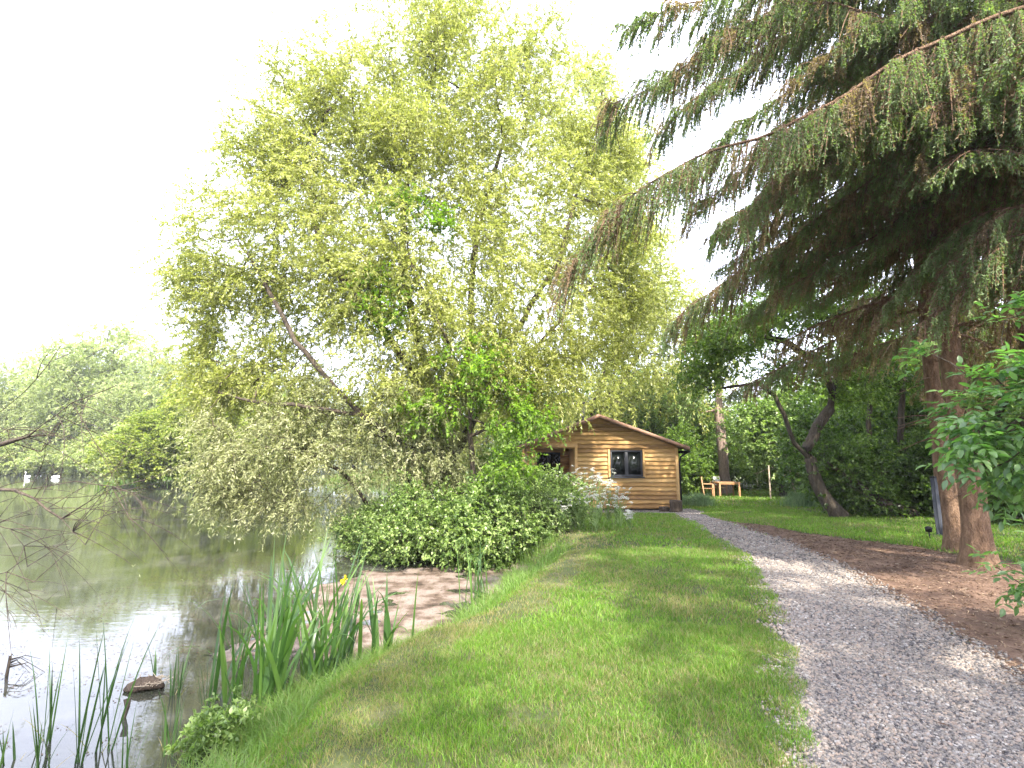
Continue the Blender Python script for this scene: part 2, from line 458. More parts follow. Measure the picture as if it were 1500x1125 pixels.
# ------------------------------------------------------------------ ground sheets (one grid, cells shared out)
def axis(lo, hi, fine_lo, fine_hi, st, g=1.16):
    a = list(np.arange(fine_lo, fine_hi + 1e-6, st))
    s = st; v = fine_hi
    while v < hi:
        s *= g; v += s; a.append(v)
    s = st; v = fine_lo
    while v > lo:
        s *= g; v -= s; a.insert(0, v)
    return np.array(a)
gx = axis(-600, 600, -6, 13, .07)
gy = axis(-60, 900, 1.5, 20, .07)
GX, GY = np.meshgrid(gx, gy, indexing='ij')
GZ = H(GX, GY)
inmud = inpoly(GX + jig(GX, GY, .25), GY + jig(GY, GX, .25), mud_poly)
wl = inpoly(GX, GY, shore) | (dpoly(GX, GY, shore) < .35)
mz = .004 + (fbm(GX * 2.2, GY * 2.2, 11) - .42) * .05
GZ = np.where(inmud & (GZ < .03), mz, GZ)
cx = (GX[:-1, :-1] + GX[1:, 1:]) / 2; cyy = (GY[:-1, :-1] + GY[1:, 1:]) / 2
cz = (GZ[:-1, :-1] + GZ[1:, 1:]) / 2
jx = cx + jig(cx, cyy); jy = cyy + jig(cyy, cx)
c_path = inpoly(cx + jig(cx, cyy, .05), cyy + jig(cyy, cx, .05), path_poly)
c_mud = (inpoly(jx, jy, mud_poly) | ((dpoly(cx, cyy, shore) < .5) & (cyy < 14) & (cz < .06))) & ~c_path & (cz < .09)
c_lit = inpoly(jx, jy, litter_poly) & ~c_path & ~c_mud
nx, ny = GX.shape
idx = np.arange(nx * ny).reshape(nx, ny)
quads = np.stack([idx[:-1, :-1], idx[1:, :-1], idx[1:, 1:], idx[:-1, 1:]], axis=-1)
allv = np.stack([GX, GY, GZ], axis=-1).reshape(-1, 3)
def sheet(name, mask, mat):
    q = quads[mask]
    u, inv = np.unique(q.ravel(), return_inverse=True)
    b = MB(); b.add(allv[u], inv.reshape(-1, 4))
    return tag(b.build(name, M[mat], smooth=True), kind='structure')
sheet('ground', ~(c_path | c_mud | c_lit), 'soil')
sheet('gravel_path', c_path, 'pathbase')
sheet('forest_floor', c_lit, 'litter')
sheet('mud', c_mud, 'mud')
b = MB(); b.add([[-200, -40, 0], [4, -40, 0], [4, 90, 0], [-200, 90, 0]], [[0, 1, 2, 3]])
tag(b.build('water', M['water']), kind='structure')

# ------------------------------------------------------------------ trees
def grow(limbs, targets, step=.35, wander=.12, tip=.006, flare=1.0, rmax=None, expo=2.4):
    """limbs: [(points, parent_limb_index or None)]; attaches every target to the nearest node. returns nodes,parents,radius,tips"""
    P = []; par = []
    first = {}
    for li, (pts, pl) in enumerate(limbs):
        pts = [np.asarray(q, float) for q in pts]
        if pl is None:
            prev = -1
        else:
            prev = int(np.argmin(np.linalg.norm(np.array(P) - pts[0], axis=1)))
        for i in range(len(pts)):
            if i == 0:
                if pl is None:
                    P.append(pts[0]); par.append(-1); prev = 0
                else:
                    pass
                continue
            a = pts[i - 1] if not (i == 1 and pl is not None) else P[prev]
            L = np.linalg.norm(pts[i] - a); k = max(1, int(L / step))
            for j in range(1, k + 1):
                q = a + (pts[i] - a) * j / k
                if j < k: q = q + rng.normal(0, wander * step * .5, 3)
                P.append(q); par.append(prev); prev = len(P) - 1
    P = np.array(P); base = P[0]
    arr = np.zeros((len(P) + len(targets) * 40, 3)); arr[:len(P)] = P; n = len(P)
    d0 = np.array([np.min(np.linalg.norm(P - t, axis=1)) for t in targets]) if len(targets) else np.zeros(0)
    tips = []
    for ti in np.argsort(d0):
        t = targets[ti]
        d = np.linalg.norm(arr[:n] - t, axis=1)
        # prefer nodes nearer the base than the target so that branches grow outward
        db = np.linalg.norm(arr[:n] - base, axis=1)
        cost = d + .45 * np.maximum(0, db - np.linalg.norm(t - base))
        pi = int(np.argmin(cost)); a = arr[pi].copy(); L = np.linalg.norm(t - a)
        k = max(1, min(30, int(L / step)))
        off = rng.normal(0, 1, 3); dr = (t - a) / (L + 1e-9); off -= dr * off.dot(dr); off *= wander * L
        prev = pi
        for j in range(1, k + 1):
            u = j / k
            q = a + (t - a) * u + off * math.sin(math.pi * u)
            if n < len(arr):
                arr[n] = q; par.append(prev); prev = n; n += 1
        tips.append(prev)
    arr = arr[:n]; par = np.array(par)
    rad = np.zeros(n); acc = np.zeros(n)
    child = np.bincount(par[par >= 0], minlength=n)
    for i in range(n - 1, -1, -1):
        rad[i] = (max(acc[i], 0) + (tip ** expo if child[i] == 0 else 0)) ** (1 / expo)
        if par[i] >= 0: acc[par[i]] += rad[i] ** expo
    if rmax: rad *= np.where(rad > tip * 2, 1, 1); s = rmax / rad[0]; rad = tip * (rad / tip) ** (math.log(rmax / tip) / math.log(rad[0] / tip))
    if flare > 1: rad = rad * (1 + (flare - 1) * np.exp(-np.maximum(0, arr[:, 2] - base[2]) / .25) * (rad > rad[0] * .5))
    return arr, par, rad, np.array(tips, dtype=int)

def wood(mb, arr, par, rad, kbig=10, ksmall=4, minr=0.0):
    n = len(arr); seen = np.zeros(n, bool)
    child = np.zeros(n, bool); child[par[par >= 0]] = True
    ends = [i for i in range(n) if not child[i]]
    # walk the thickest first
    depth = np.zeros(n)
    for i in range(n):
        if par[i] >= 0: depth[i] = depth[par[i]] + np.linalg.norm(arr[i] - arr[par[i]])
    ends.sort(key=lambda i: -depth[i])
    for e in ends:
        ch = [e]; i = e
        while par[i] >= 0 and not seen[i]:
            seen[i] = True; i = par[i]; ch.append(i)
        if len(ch) < 2: continue
        ch = ch[::-1]
        P = arr[ch]; r = rad[ch].copy()
        if len(r) > 1 and r[0] > r[1] * 1.6: r[0] = r[1] * 1.2
        if r.max() < minr: continue
        k = kbig if r.max() > .05 else (6 if r.max() > .02 else ksmall)
        mb.tube(P, r, k=k, t=.5, cap=False, bump=.12 if k == kbig else 0)

def leafquads(mb, P, D, L, W, tint, fold=.25, up=None):
    """P base points, D unit directions; one four-cornered leaf each"""
    n = len(P)
    rnd = rng.normal(0, 1, (n, 3))
    if up is not None: rnd = rnd * .45 + np.array([0, 0, up])
    S = nrm(np.cross(D, rnd)); N = np.cross(S, D)
    L = np.broadcast_to(L, (n,))[:, None]; W = np.broadcast_to(W, (n,))[:, None]
    v0 = P; v2 = P + D * L - N * L * .12
    mid = P + D * L * .45
    v1 = mid + S * W * .5 + N * W * fold; v3 = mid - S * W * .5 + N * W * fold
    V = np.stack([v0, v1, v2, v3], axis=1).reshape(-1, 3)
    F = np.arange(n * 4).reshape(n, 4)
    mb.add(V, F, np.repeat(tint, 4))

def sprays(mb, tips, center, K, n, tl, L, W, droop=.3, out=.6, leaf_droop=.2, wide=.9, twigs=None, up=None, tbase=.5, tvar=.5, spread=0.0):
    """K twigs per tip, n leaves per twig"""
    T = np.repeat(tips, K, axis=0) + (rng.normal(0, spread, (len(tips) * K, 3)) if spread else 0)
    o = nrm(T - center)
    d = nrm(o * out + rng.normal(0, .6, T.shape) + np.array([0, 0, -droop * .4]))
    tlen = tl * rng.uniform(.5, 1.25, len(T))
    clump = np.repeat(rng.random(len(tips)), K)
    u = rng.uniform(.05, 1, (len(T), n))
    base = T[:, None, :] + d[:, None, :] * (tlen[:, None] * u)[..., None]
    base[..., 2] -= droop * tlen[:, None] * u * u
    dd = np.repeat(d[:, None, :], n, axis=1); dd[..., 2] -= 2 * droop * u * .6
    ld = nrm(nrm(dd) * .7 + rng.normal(0, wide * .6, base.shape) + np.array([0, 0, -leaf_droop]))
    base = base.reshape(-1, 3); ld = ld.reshape(-1, 3)
    N = len(base)
    tint = np.clip(tbase + tvar * (.55 * (np.repeat(clump, n) - .5) + .8 * (rng.random(N) - .5)) * 1.3, 0, 1)
    sz = rng.uniform(.65, 1.2, N)
    leafquads(mb, base, ld, L * sz, W * sz, tint, up=up)
    if twigs is not None:
        q = np.array([0, .5, 1.0])
        Pm = T[:, None, :] + d[:, None, :] * (tlen[:, None] * q)[..., None]
        Pm[..., 2] -= droop * tlen[:, None] * q * q
        s = nrm(np.cross(d, rng.normal(0, 1, d.shape)))[:, None, :] * (np.array([.004, .0028, .001])[None, :, None] * twigs)
        V = np.concatenate([Pm - s, Pm + s], axis=1).reshape(-1, 3)   # per twig: 3 left,3 right
        m = len(T); i = np.arange(m)[:, None] * 6
        F = np.concatenate([i + np.array([0, 1, 4, 3]), i + np.array([1, 2, 5, 4])], axis=0)
        return V, F
    return None

def blobs(bl, shell=2.0, gap=0.0, seed=0, sc=1.0):
    out = []
    for c, r, n in bl:
        r = np.broadcast_to(np.asarray(r, float), (3,))
        d = nrm(rng.normal(0, 1, (n, 3))); rad = rng.random(n) ** (1 / (1 + shell))
        out.append(np.asarray(c) + d * rad[:, None] * r)
    P = np.concatenate(out)
    if gap:
        k = fbm(P[:, 0] * sc + P[:, 1] * .7 * sc, P[:, 2] * sc + P[:, 1] * .4 * sc, seed)
        P = P[k > np.quantile(k, gap)]
    return P

def tree(name, label, cat, base, limbs, targets, leaf, mat, bark, group=None, step=.4, wander=.1, tip=.006, rmax=None, flare=1.25, center=None, twigs=1.0, parent_names=('trunk', 'crown'), kbig=10):
    base = np.asarray(base, float)
    root = empty(name, base, label, cat, group)
    arr, par, rad, tips = grow(limbs, targets, step, wander, tip, flare, rmax)
    wb = MB(); wood(wb, arr, par, rad, kbig=kbig)
    lb = MB()
    c = np.asarray(center if center is not None else targets.mean(axis=0) - np.array([0, 0, 1.0]))
    r = sprays(lb, arr[tips], c, twigs=twigs, **leaf)
    if r is not None: wb.add(r[0], r[1], .5)
    wb.build(parent_names[0], M[bark], root, smooth=True, origin=base)
    lb.build(parent_names[1], M[mat], root, origin=base)
    return root

def copy_thing(o, loc, rz, sc, label, group=None):
    r = o.copy(); COL.objects.link(r)
    r.location = [float(q) for q in loc]; r.rotation_euler = (0, 0, rz); r.scale = sc if hasattr(sc, '__len__') else (sc, sc, sc)
    r['label'] = label
    if group: r['group'] = group
    for ch in list(o.children):
        c = ch.copy(); COL.objects.link(c); c.parent = r
        for g in list(ch.children):
            e = g.copy(); COL.objects.link(e); e.parent = c
    return r

# ---- the big willow on the bank
wb_ = ground(-1.5, 13.9)
Y0 = 13.9
def B(px, py, Y, r, n, fl=1.0, dep=1.0):
    k = Y / 750.0
    return (at(px, py, Y), (r * k, r * k * dep, r * k * fl), n)
wl_blobs = [B(655, 95, 14.2, 130, 110, .85), B(560, 160, 13.6, 125, 100), B(760, 150, 14.6, 125, 100), B(450, 225, 13.6, 105, 80), B(850, 225, 14.8, 85, 60),
            B(400, 345, 13.3, 120, 95, .9), B(520, 320, 12.8, 135, 100), B(660, 280, 13.4, 150, 100), B(800, 340, 14.2, 130, 100), B(880, 410, 14.8, 75, 50),
            B(335, 440, 13.6, 90, 60, .8), B(450, 460, 13.8, 100, 46, .8), B(590, 440, 12.6, 120, 70, .8), B(730, 440, 13.2, 120, 75, .8), B(850, 500, 14.2, 85, 55, .7),
            B(325, 560, 13.4, 60, 34, .8), B(760, 560, 13.4, 95, 45, .5), B(380, 520, 13.4, 60, 20, .7), B(440, 555, 13.2, 60, 16, .6), B(320, 500, 13.4, 50, 16, .7), B(905, 330, 14.6, 60, 44), B(895, 230, 14.8, 50, 30), B(920, 430, 14.8, 45, 26), B(600, 540, 12.6, 90, 55, .7), B(700, 520, 12.8, 90, 50, .7), B(285, 400, 13.3, 45, 22, .8), B(650, 30, 14.2, 95, 60, .7), B(450, 140, 13.6, 70, 40), B(400, 240, 13.4, 70, 36), B(780, 90, 14.4, 70, 36), B(600, 240, 13.2, 80, 40), B(690, 210, 13.6, 80, 40), B(560, 390, 12.6, 80, 30)]
wl_t = blobs(wl_blobs, 1.3, gap=.12, seed=3, sc=1.1)
def pl(pts): return [at(*q) for q in pts]
limbs = [([wb_, wb_ + [0.05, 0, .7], at(655, 690, 13.9), at(640, 600, 13.9), at(612, 500, 13.8), at(592, 400, 13.8), at(590, 300, 13.9), at(610, 200, 14), at(640, 90, 14.2)], None),
         ([wb_ + [0, 0, .7], at(600, 655, 13.0), at(530, 608, 12.3), at(475, 550, 12.0), at(432, 500, 11.9), at(410, 455, 12.1), at(380, 400, 12.6), at(340, 340, 13.1)], 0),
         ([at(530, 608, 12.3), at(480, 600, 12.0), at(430, 592, 12.0), at(370, 588, 12.3), at(320, 575, 12.8)], 1),
         ([at(640, 600, 13.9), at(580, 510, 12.6), at(525, 435, 12.3), at(470, 370, 12.5), at(450, 260, 13.2)], 0),
         ([at(655, 690, 13.9), at(700, 600, 14), at(730, 530, 14.1), at(775, 450, 14.2), at(820, 380, 14.4), at(850, 260, 14.7)], 0),
         ([at(700, 600, 14), at(760, 540, 14.2), at(820, 470, 14.5), at(870, 420, 14.7)], 4),
         ([at(655, 690, 13.9), at(665, 600, 13.7), at(690, 500, 13.6), at(690, 430, 13.6), at(700, 330, 13.9), at(740, 200, 14.4)], 0),
         ([at(592, 400, 13.8), at(560, 330, 13.6), at(540, 220, 13.6)], 0)]
tree('willow_tree', 'tall many-stemmed willow with pale yellow-green crown leaning over the pond', 'tree', wb_, limbs, wl_t,
     dict(K=12, n=27, tl=.72, L=.098, W=.031, droop=.2, out=.55, tbase=.55, tvar=.6, spread=.22), 'willow', 'bark', step=.35, wander=.10, tip=.006, rmax=.26, flare=1.4)
# grey lower skirt of willow shoots hanging over the water
b0 = ground(-2.9, 13.5)
sk = blobs([B(440, 640, 12.6, 95, 62, .7), B(540, 650, 12.6, 80, 60, .8), B(365, 665, 12.9, 75, 44, .9), B(340, 600, 12.9, 60, 26, .8), B(450, 590, 12.8, 80, 24, .6), B(600, 610, 12.8, 80, 55, .7), B(640, 670, 12.9, 70, 50, .6), B(335, 715, 12.8, 45, 26, .7), B(420, 720, 12.8, 70, 30, .4)], 1.0, gap=.15, seed=5)
tree('willow_shrub', 'grey-green willow shrub with drooping shoots spreading low over the water', 'shrub', b0,
     [([b0, at(600, 700, 13), at(560, 640, 12.8), at(480, 620, 12.7)], None), ([b0, at(500, 690, 13), at(430, 650, 12.8), at(370, 660, 12.8)], 0), ([b0, at(620, 680, 13), at(640, 620, 13)], 0)],
     sk, dict(K=11, n=22, tl=.6, L=.095, W=.026, droop=.55, out=.4, tbase=.5, tvar=.7, spread=.15), 'willow_grey', 'bark', step=.3, tip=.005, rmax=.07, parent_names=('stems', 'foliage'))
# slender tree with bright round leaves
b0 = ground(-.95, 12.5)
yt = blobs([B(700, 560, 11.9, 75, 60, .8), B(640, 600, 11.9, 50, 26, .7), B(760, 620, 12.1, 55, 40, .8), B(575, 470, 12.2, 60, 22, .5), B(585, 300, 12.2, 45, 20, .5), B(650, 330, 12.2, 40, 14, .5), B(560, 420, 12.2, 50, 16, .4), B(740, 690, 12.1, 45, 30, .8)], .8)
tree('young_tree', 'slender young tree with fresh bright green leaves in front of the willow', 'tree', b0,
     [([b0, at(694, 700, 12.4), at(688, 640, 12.3), at(690, 570, 12.1), at(640, 470, 12.2), at(600, 380, 12.3), at(590, 290, 12.3)], None), ([at(688, 640, 12.3), at(740, 620, 12.2)], 0)],
     yt, dict(K=5, n=10, tl=.42, L=.10, W=.055, droop=.15, out=.5, tbase=.5, tvar=.8, up=.9), 'bright', 'bark', step=.3, tip=.005, rmax=.065)
# second willow behind the cabin
b0 = ground(3.6, 29)
st = blobs([B(880, 120, 29, 55, 40, 1.2), B(850, 200, 28, 90, 70, 1.1), B(915, 250, 29, 55, 45, 1.1), B(900, 360, 28, 95, 90, 1.1), B(935, 350, 29, 50, 30), B(935, 470, 28, 100, 90, .9), B(975, 440, 28, 50, 40, 1.1), B(1000, 540, 29, 85, 70, .8), B(860, 560, 28, 90, 70, .7)], 1.0, gap=.1, seed=9)
tree('willow_tree', 'pale willow rising behind the cabin roof, right of the big willow', 'tree', b0,
     [([b0, b0 + [0, 0, 2.5], at(905, 500, 29), at(900, 380, 29), at(885, 240, 29), at(880, 120, 29)], None), ([b0 + [0, 0, 2.5], at(960, 480, 29), at(970, 350, 29)], 0), ([b0 + [0, 0, 2.5], at(850, 480, 28.5), at(845, 300, 28.5)], 0)],
     st, dict(K=9, n=15, tl=1.3, L=.22, W=.065, droop=.4, out=.5, tbase=.5, tvar=.6, spread=.3), 'willow', 'bark', step=.8, tip=.012, rmax=.3)

# ---- background tree prototypes, 9 m tall
def proto(kind, label, mat, bark, loc, sc, rz, shape):
    b0 = np.array([0., 0, 0])
    t = blobs(shape, 1.2, gap=.12, seed=rng.integers(50))
    o = tree('broadleaf_tree', label, 'tree', b0, [([b0, [.1, 0, 1.6], [0, .1, 3.2], [.1, 0, 5], [0, 0, 7]], None), ([[.1, 0, 1.6], [1.2, .3, 3], [1.8, .5, 4.5]], 0), ([[.1, 0, 1.6], [-1.2, -.3, 2.9], [-2, -.2, 4.5]], 0), ([[0, .1, 3.2], [.3, -1.4, 4.6]], 0)],
             t, kind, mat, bark, step=.6, tip=.014, rmax=.2, center=(0, 0, 3.5), kbig=8)
    o.location = [float(q) for q in loc]; o.scale = sc; o.rotation_euler = (0, 0, rz)
    return o
LF = dict(K=8, n=15, tl=.75, L=.19, W=.10, droop=.15, out=.6, tbase=.5, tvar=.9, spread=.35, up=.8)
LW = dict(K=8, n=15, tl=.8, L=.19, W=.06, droop=.4, out=.5, tbase=.5, tvar=.9, spread=.35)
shA = [((0, 0, 6.2), (2.3, 2.3, 2.5), 130), ((1.7, .3, 4.2), (1.9, 1.9, 1.7), 90), ((-1.8, -.3, 4.3), (1.9, 1.9, 1.8), 90), ((0, -1.2, 3.6), (1.9, 1.6, 1.5), 70), ((.2, .2, 2.4), (2.7, 2.5, 1.1), 70)]
shB = [((0.3, 0, 6.8), (1.8, 1.8, 2.1), 100), ((1.2, .3, 4.8), (1.8, 1.7, 1.7), 80), ((-1.5, -.3, 5.2), (1.7, 1.7, 1.9), 80), ((-.5, -1.0, 3.6), (2.0, 1.6, 1.5), 80), ((.6, .2, 2.2), (2.3, 2.2, 1.3), 80)]
gf = 'trees along the far shore of the pond'
def far(px, Y): 
    x = (px - 750) / 750 * Y
    return ground(x, Y)
W1 = proto(LW, 'far-shore tree at the left edge of the picture, pale green', 'willow_far', 'bark', far(10, 71), (1.8, 1.7, 1.9), .3, shA)
W1['group'] = gf
W2 = proto(LW, 'tallest rounded pale tree on the far shore', 'willow_far', 'bark', far(155, 73), (2.9, 2.2, 2.45), 1.2, shB)
W2['group'] = gf
for px, Y, s, sz, rz, proto_, lab in [
    (75, 72, 1.9, 2.0, 2.2, W1, 'pale far-shore tree just left of the tallest one'),
    (235, 70, 1.9, 2.05, .7, W1, 'pale far-shore tree just right of the tallest one'),
    (300, 76, 1.9, 2.05, 4.1, W2, 'far tree seen between the lime green bush and the big willow crown'),
    (-60, 70, 1.8, 1.6, 3.0, W2, 'far-shore tree cut by the left edge of the picture'),
    (370, 74, 1.9, 1.7, 2.9, W1, 'far tree showing behind the low left branches of the big willow'),
    (440, 66, 1.7, 1.3, 5.1, W2, 'rounded tree far behind the left limb of the big willow'),
    (520, 60, 1.6, 1.1, 1.1, W1, 'far tree behind the middle of the big willow'),
    (600, 56, 1.5, 1.1, 1.9, W2, 'tree far behind the willow trunk')]:
    copy_thing(proto_, far(px, Y), rz, (s, s, sz), lab, gf)
# low far-shore scrub and the lime green bush on the point
def bush(name, label, cat, base, rx, rz_, n, leaf, mat, bark='bark', group=None, squash=1.0, stems=4, seed=1, tip=.005, rmax=.05, lean=(0, 0), gap=.12):
    base = np.asarray(base, float)
    c = base + np.array([lean[0], lean[1], rz_ * .55])
    t = blobs([(c + [rx * rng.uniform(-.8, .8), rx * .3 * rng.uniform(-1, 1), rz_ * rng.uniform(.3, .6)], (rx * .16, rx * .16, rz_ * .22), 7) for _ in range(5)] + [(c, (rx, rx * squash, rz_ * .55), n), (c + [rx * .45, 0, -rz_ * .15], (rx * .55, rx * .5 * squash, rz_ * .42), n // 3), (c + [rx * .2, 0, rz_ * .30], (rx * .45, rx * .4 * squash, rz_ * .42), n // 5), (c + [-rx * .45, 0, -rz_ * .12], (rx * .55, rx * .5 * squash, rz_ * .40), n // 3)], 1.2, gap=gap, seed=seed, sc=1.5)
    t = t[t[:, 2] > base[2] + .05 * rz_]
    L = []
    for k in range(stems):
        a = k * 2 * math.pi / stems + rng.random()
        L.append(([base + ([0, 0, 0] if k == 0 else [0, 0, .02]), base + [lean[0] * .4 + rx * .3 * math.cos(a), lean[1] * .4 + rx * .3 * math.sin(a), rz_ * .4], c + [rx * .5 * math.cos(a), rx * .5 * math.sin(a), rz_ * .1]], None if k == 0 else 0))
    return tree(name, label, cat, base, L, t, leaf, mat, bark, group, step=max(.15, rx * .14), tip=tip, rmax=rmax, flare=1.0, parent_names=('stems', 'foliage'), kbig=6)
lime_leaf = dict(K=9, n=15, tl=.6, L=.20, W=.12, droop=.1, out=.5, tbase=.5, tvar=.9, spread=.25, up=.9)
gl = 'lime green bushes on the point across the pond'
lb1 = bush('bush', 'lime green rounded bush on the point, the right-hand larger one', 'bush', ground(-23.3, 38.6), 3.6, 6.4, 230, lime_leaf, 'lime', group=gl, tip=.012, rmax=.12)
copy_thing(lb1, ground(-27.6, 38.8), 2.1, (.95, .9, .70), 'lime green bush on the point, the lower one toward the left', gl)
copy_thing(lb1, ground(-19.0, 41.5), 4.1, (.9, .9, .95), 'lime green bush mostly hidden behind the drooping willow shoots', gl)
gs = 'low scrub along the far waterline'
sc1 = bush('scrub_bush', 'grey-green scrub at the far waterline, leftmost in view', 'bush', far(20, 68.5), 3.4, 3.6, 150, dict(lime_leaf, L=.26, W=.12, tl=.7), 'willow_far', group=gs, tip=.014, rmax=.1)
for px, Y, s, lab in [(100, 68.5, 1.0, 'grey-green scrub behind the two white swans'), (170, 68, 1.25, 'scrub at the far waterline left of the lime green bush'), (-50, 68, 1.1, 'far waterline scrub cut by the left edge'), (215, 62, 1.5, 'tall scrub just behind the lime green bushes')]:
    copy_thing(sc1, far(px, Y), px * .13, (s * 1.2, s, s), lab, gs)

# ---- trees behind and right of the cabin
gb = 'trees behind the cabin'
T1 = proto(LF, 'green tree right behind the cabin ridge', 'mid', 'bark', ground(7.5, 36), (1.1, 1.1, 1.05), .5, shA); T1['group'] = gb
T2 = proto(LF, 'loose yellow-green tree behind the right eave of the cabin', 'shrub', 'bark', ground(9.6, 33), (.95, .95, .85), 2.5, shB); T2['group'] = gb
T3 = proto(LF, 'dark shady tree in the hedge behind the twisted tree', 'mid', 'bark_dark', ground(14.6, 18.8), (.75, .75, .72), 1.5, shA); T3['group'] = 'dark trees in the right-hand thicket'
T4 = proto(LW, 'feathery pale tree between cabin and garden table', 'willow', 'bark', ground(11.6, 36), (.9, .9, .95), .9, shB); T4['group'] = gb
for x, y, s, sz, rz, p, lab in [
    (3.5, 38, 1.1, .9, 1.1, T1, 'green tree far behind the left half of the cabin roof'),
    (-1.5, 33, 1.0, .95, 2.0, T4, 'pale feathery tree left of the cabin beyond the bank'),
    (-5.5, 42, 1.1, .9, 4.0, T2, 'yellow-green tree across the inlet behind the willow trunk'),
    (15.5, 37, 1.0, .65, 3.1, T2, 'low yellow-green tree behind the garden table'),
    (19.5, 38, 1.0, .75, 3.9, T4, 'pale feathery tree behind the dry branches'),
    (24, 38, 1.2, .8, 5.0, T1, 'green tree behind the dry branches and twisted tree'),
    (1.2, 30, .75, .62, 5.4, T2, 'small bright tree directly left of the cabin roof')]:
    copy_thing(p, ground(x, y), rz, (s, s, sz), lab, gb)
gd = 'dark trees in the right-hand thicket'
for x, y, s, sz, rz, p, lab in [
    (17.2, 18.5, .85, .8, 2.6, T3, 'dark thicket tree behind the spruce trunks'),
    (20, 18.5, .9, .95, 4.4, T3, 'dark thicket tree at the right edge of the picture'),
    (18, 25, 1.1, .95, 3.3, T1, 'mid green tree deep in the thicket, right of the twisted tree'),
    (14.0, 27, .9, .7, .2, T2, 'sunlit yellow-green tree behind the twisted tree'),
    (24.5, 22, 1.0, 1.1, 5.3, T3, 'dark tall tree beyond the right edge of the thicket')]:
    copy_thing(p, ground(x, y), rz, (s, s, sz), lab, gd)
# pine with a bare pink trunk behind the garden chairs
b0 = ground(12.0, 29.2)
pt = blobs([B(1050, 500, 29, 70, 45, .5), B(1080, 470, 29, 55, 30, .5), B(1010, 590, 29, 40, 24, .5), B(1090, 590, 29.5, 40, 20, .5)], 1.0)
tree('pine_tree', 'tree with a bare pinkish trunk standing behind the garden chairs', 'tree', b0, [([b0, at(1058, 660, 29.2), at(1052, 600, 29.2), at(1050, 540, 29.2), at(1060, 470, 29.2)], None)], pt,
     dict(K=8, n=14, tl=.8, L=.20, W=.07, droop=.4, out=.5, tbase=.5, tvar=.8, spread=.3), 'shrub', 'bark_pink', step=.5, tip=.012, rmax=.27)

# ---- twisted dark tree, right
b0 = ground(9.35, 15.0)
Yt = 15.0
twl = [([b0, at(1203, 722, Yt), at(1190, 690, Yt), at(1183, 655, Yt), at(1198, 625, Yt), at(1216, 600, Yt), at(1220, 578, Yt), at(1212, 555, Yt), at(1196, 530, Yt)], None),
       ([at(1220, 590, Yt), at(1226, 550, Yt), at(1240, 510, Yt), at(1260, 460, Yt)], 0),
       ([at(1183, 672, Yt), at(1164, 650, 14.8), at(1150, 610, 14.7), at(1135, 580, 14.6), at(1110, 562, 14.5), at(1075, 566, 14.4), at(1040, 572, 14.3)], 0),
       ([at(1203, 722, Yt), at(1235, 705, 14.6), at(1262, 722, 14.3), at(1300, 748, 14.2)], 0),
       ([at(1196, 530, Yt), at(1150, 500, 14.8), at(1100, 490, 14.6)], 0)]
tt = blobs([B(1060, 500, 14.4, 60, 60, .6), B(1120, 470, 14.6, 70, 70, .6), B(1190, 450, 15, 80, 80, .6), B(1260, 470, 15, 70, 60, .6), B(1040, 550, 14.4, 40, 26, .5), B(1240, 560, 15, 50, 30, .7), B(1150, 540, 14.6, 40, 24, .5)], 1.0, gap=.1, seed=6)
tree('twisted_tree', 'dark twisted tree with a forked ivy-covered trunk beside the lawn', 'tree', b0, twl, tt,
     dict(K=8, n=14, tl=.5, L=.095, W=.055, droop=.15, out=.5, tbase=.5, tvar=.9, spread=.15, up=.8), 'mid', 'bark_dark', step=.28, tip=.007, rmax=.17, flare=1.5)
# leaning trunk and thin stems in the thicket
gt = 'thin dark trees in the thicket behind the verge'
for i, (px, py, Y, top, r, lab) in enumerate([(1325, 765, 15.2, [(1290, 735), (1240, 700), (1205, 672)], .14, 'low leaning dark trunk arching left toward the twisted tree'),
                                   (1290, 760, 16.5, [(1278, 690), (1272, 620), (1280, 540), (1268, 460)], .09, 'slim upright dark tree between the twisted tree and the spruces'),
                                   (1338, 765, 16.0, [(1330, 700), (1318, 640), (1322, 560), (1330, 470)], .10, 'slim dark tree just left of the spruce trunks'),
                                   (1465, 780, 14.5, [(1470, 700), (1462, 600), (1470, 500)], .10, 'slim dark tree right of the spruce trunks')]):
    b0 = ground((px - 750) / 750 * Y, Y)
    pts = [b0] + [at(a, c, Y) for a, c in top]
    tg = blobs([(pts[-1], (1.1, 1.0, .9), 26), (pts[-2], (1.2, 1.0, .7), 24), (pts[1], (1.1, .8, .5), 14)], 1.0)
    tree('thicket_tree', lab, 'tree', b0, [(pts, None)], tg, dict(K=7, n=13, tl=.5, L=.10, W=.06, droop=.15, out=.5, tbase=.45, tvar=.9, spread=.2, up=.8), 'dark', 'bark_dark', gt, step=.3, tip=.006, rmax=r)

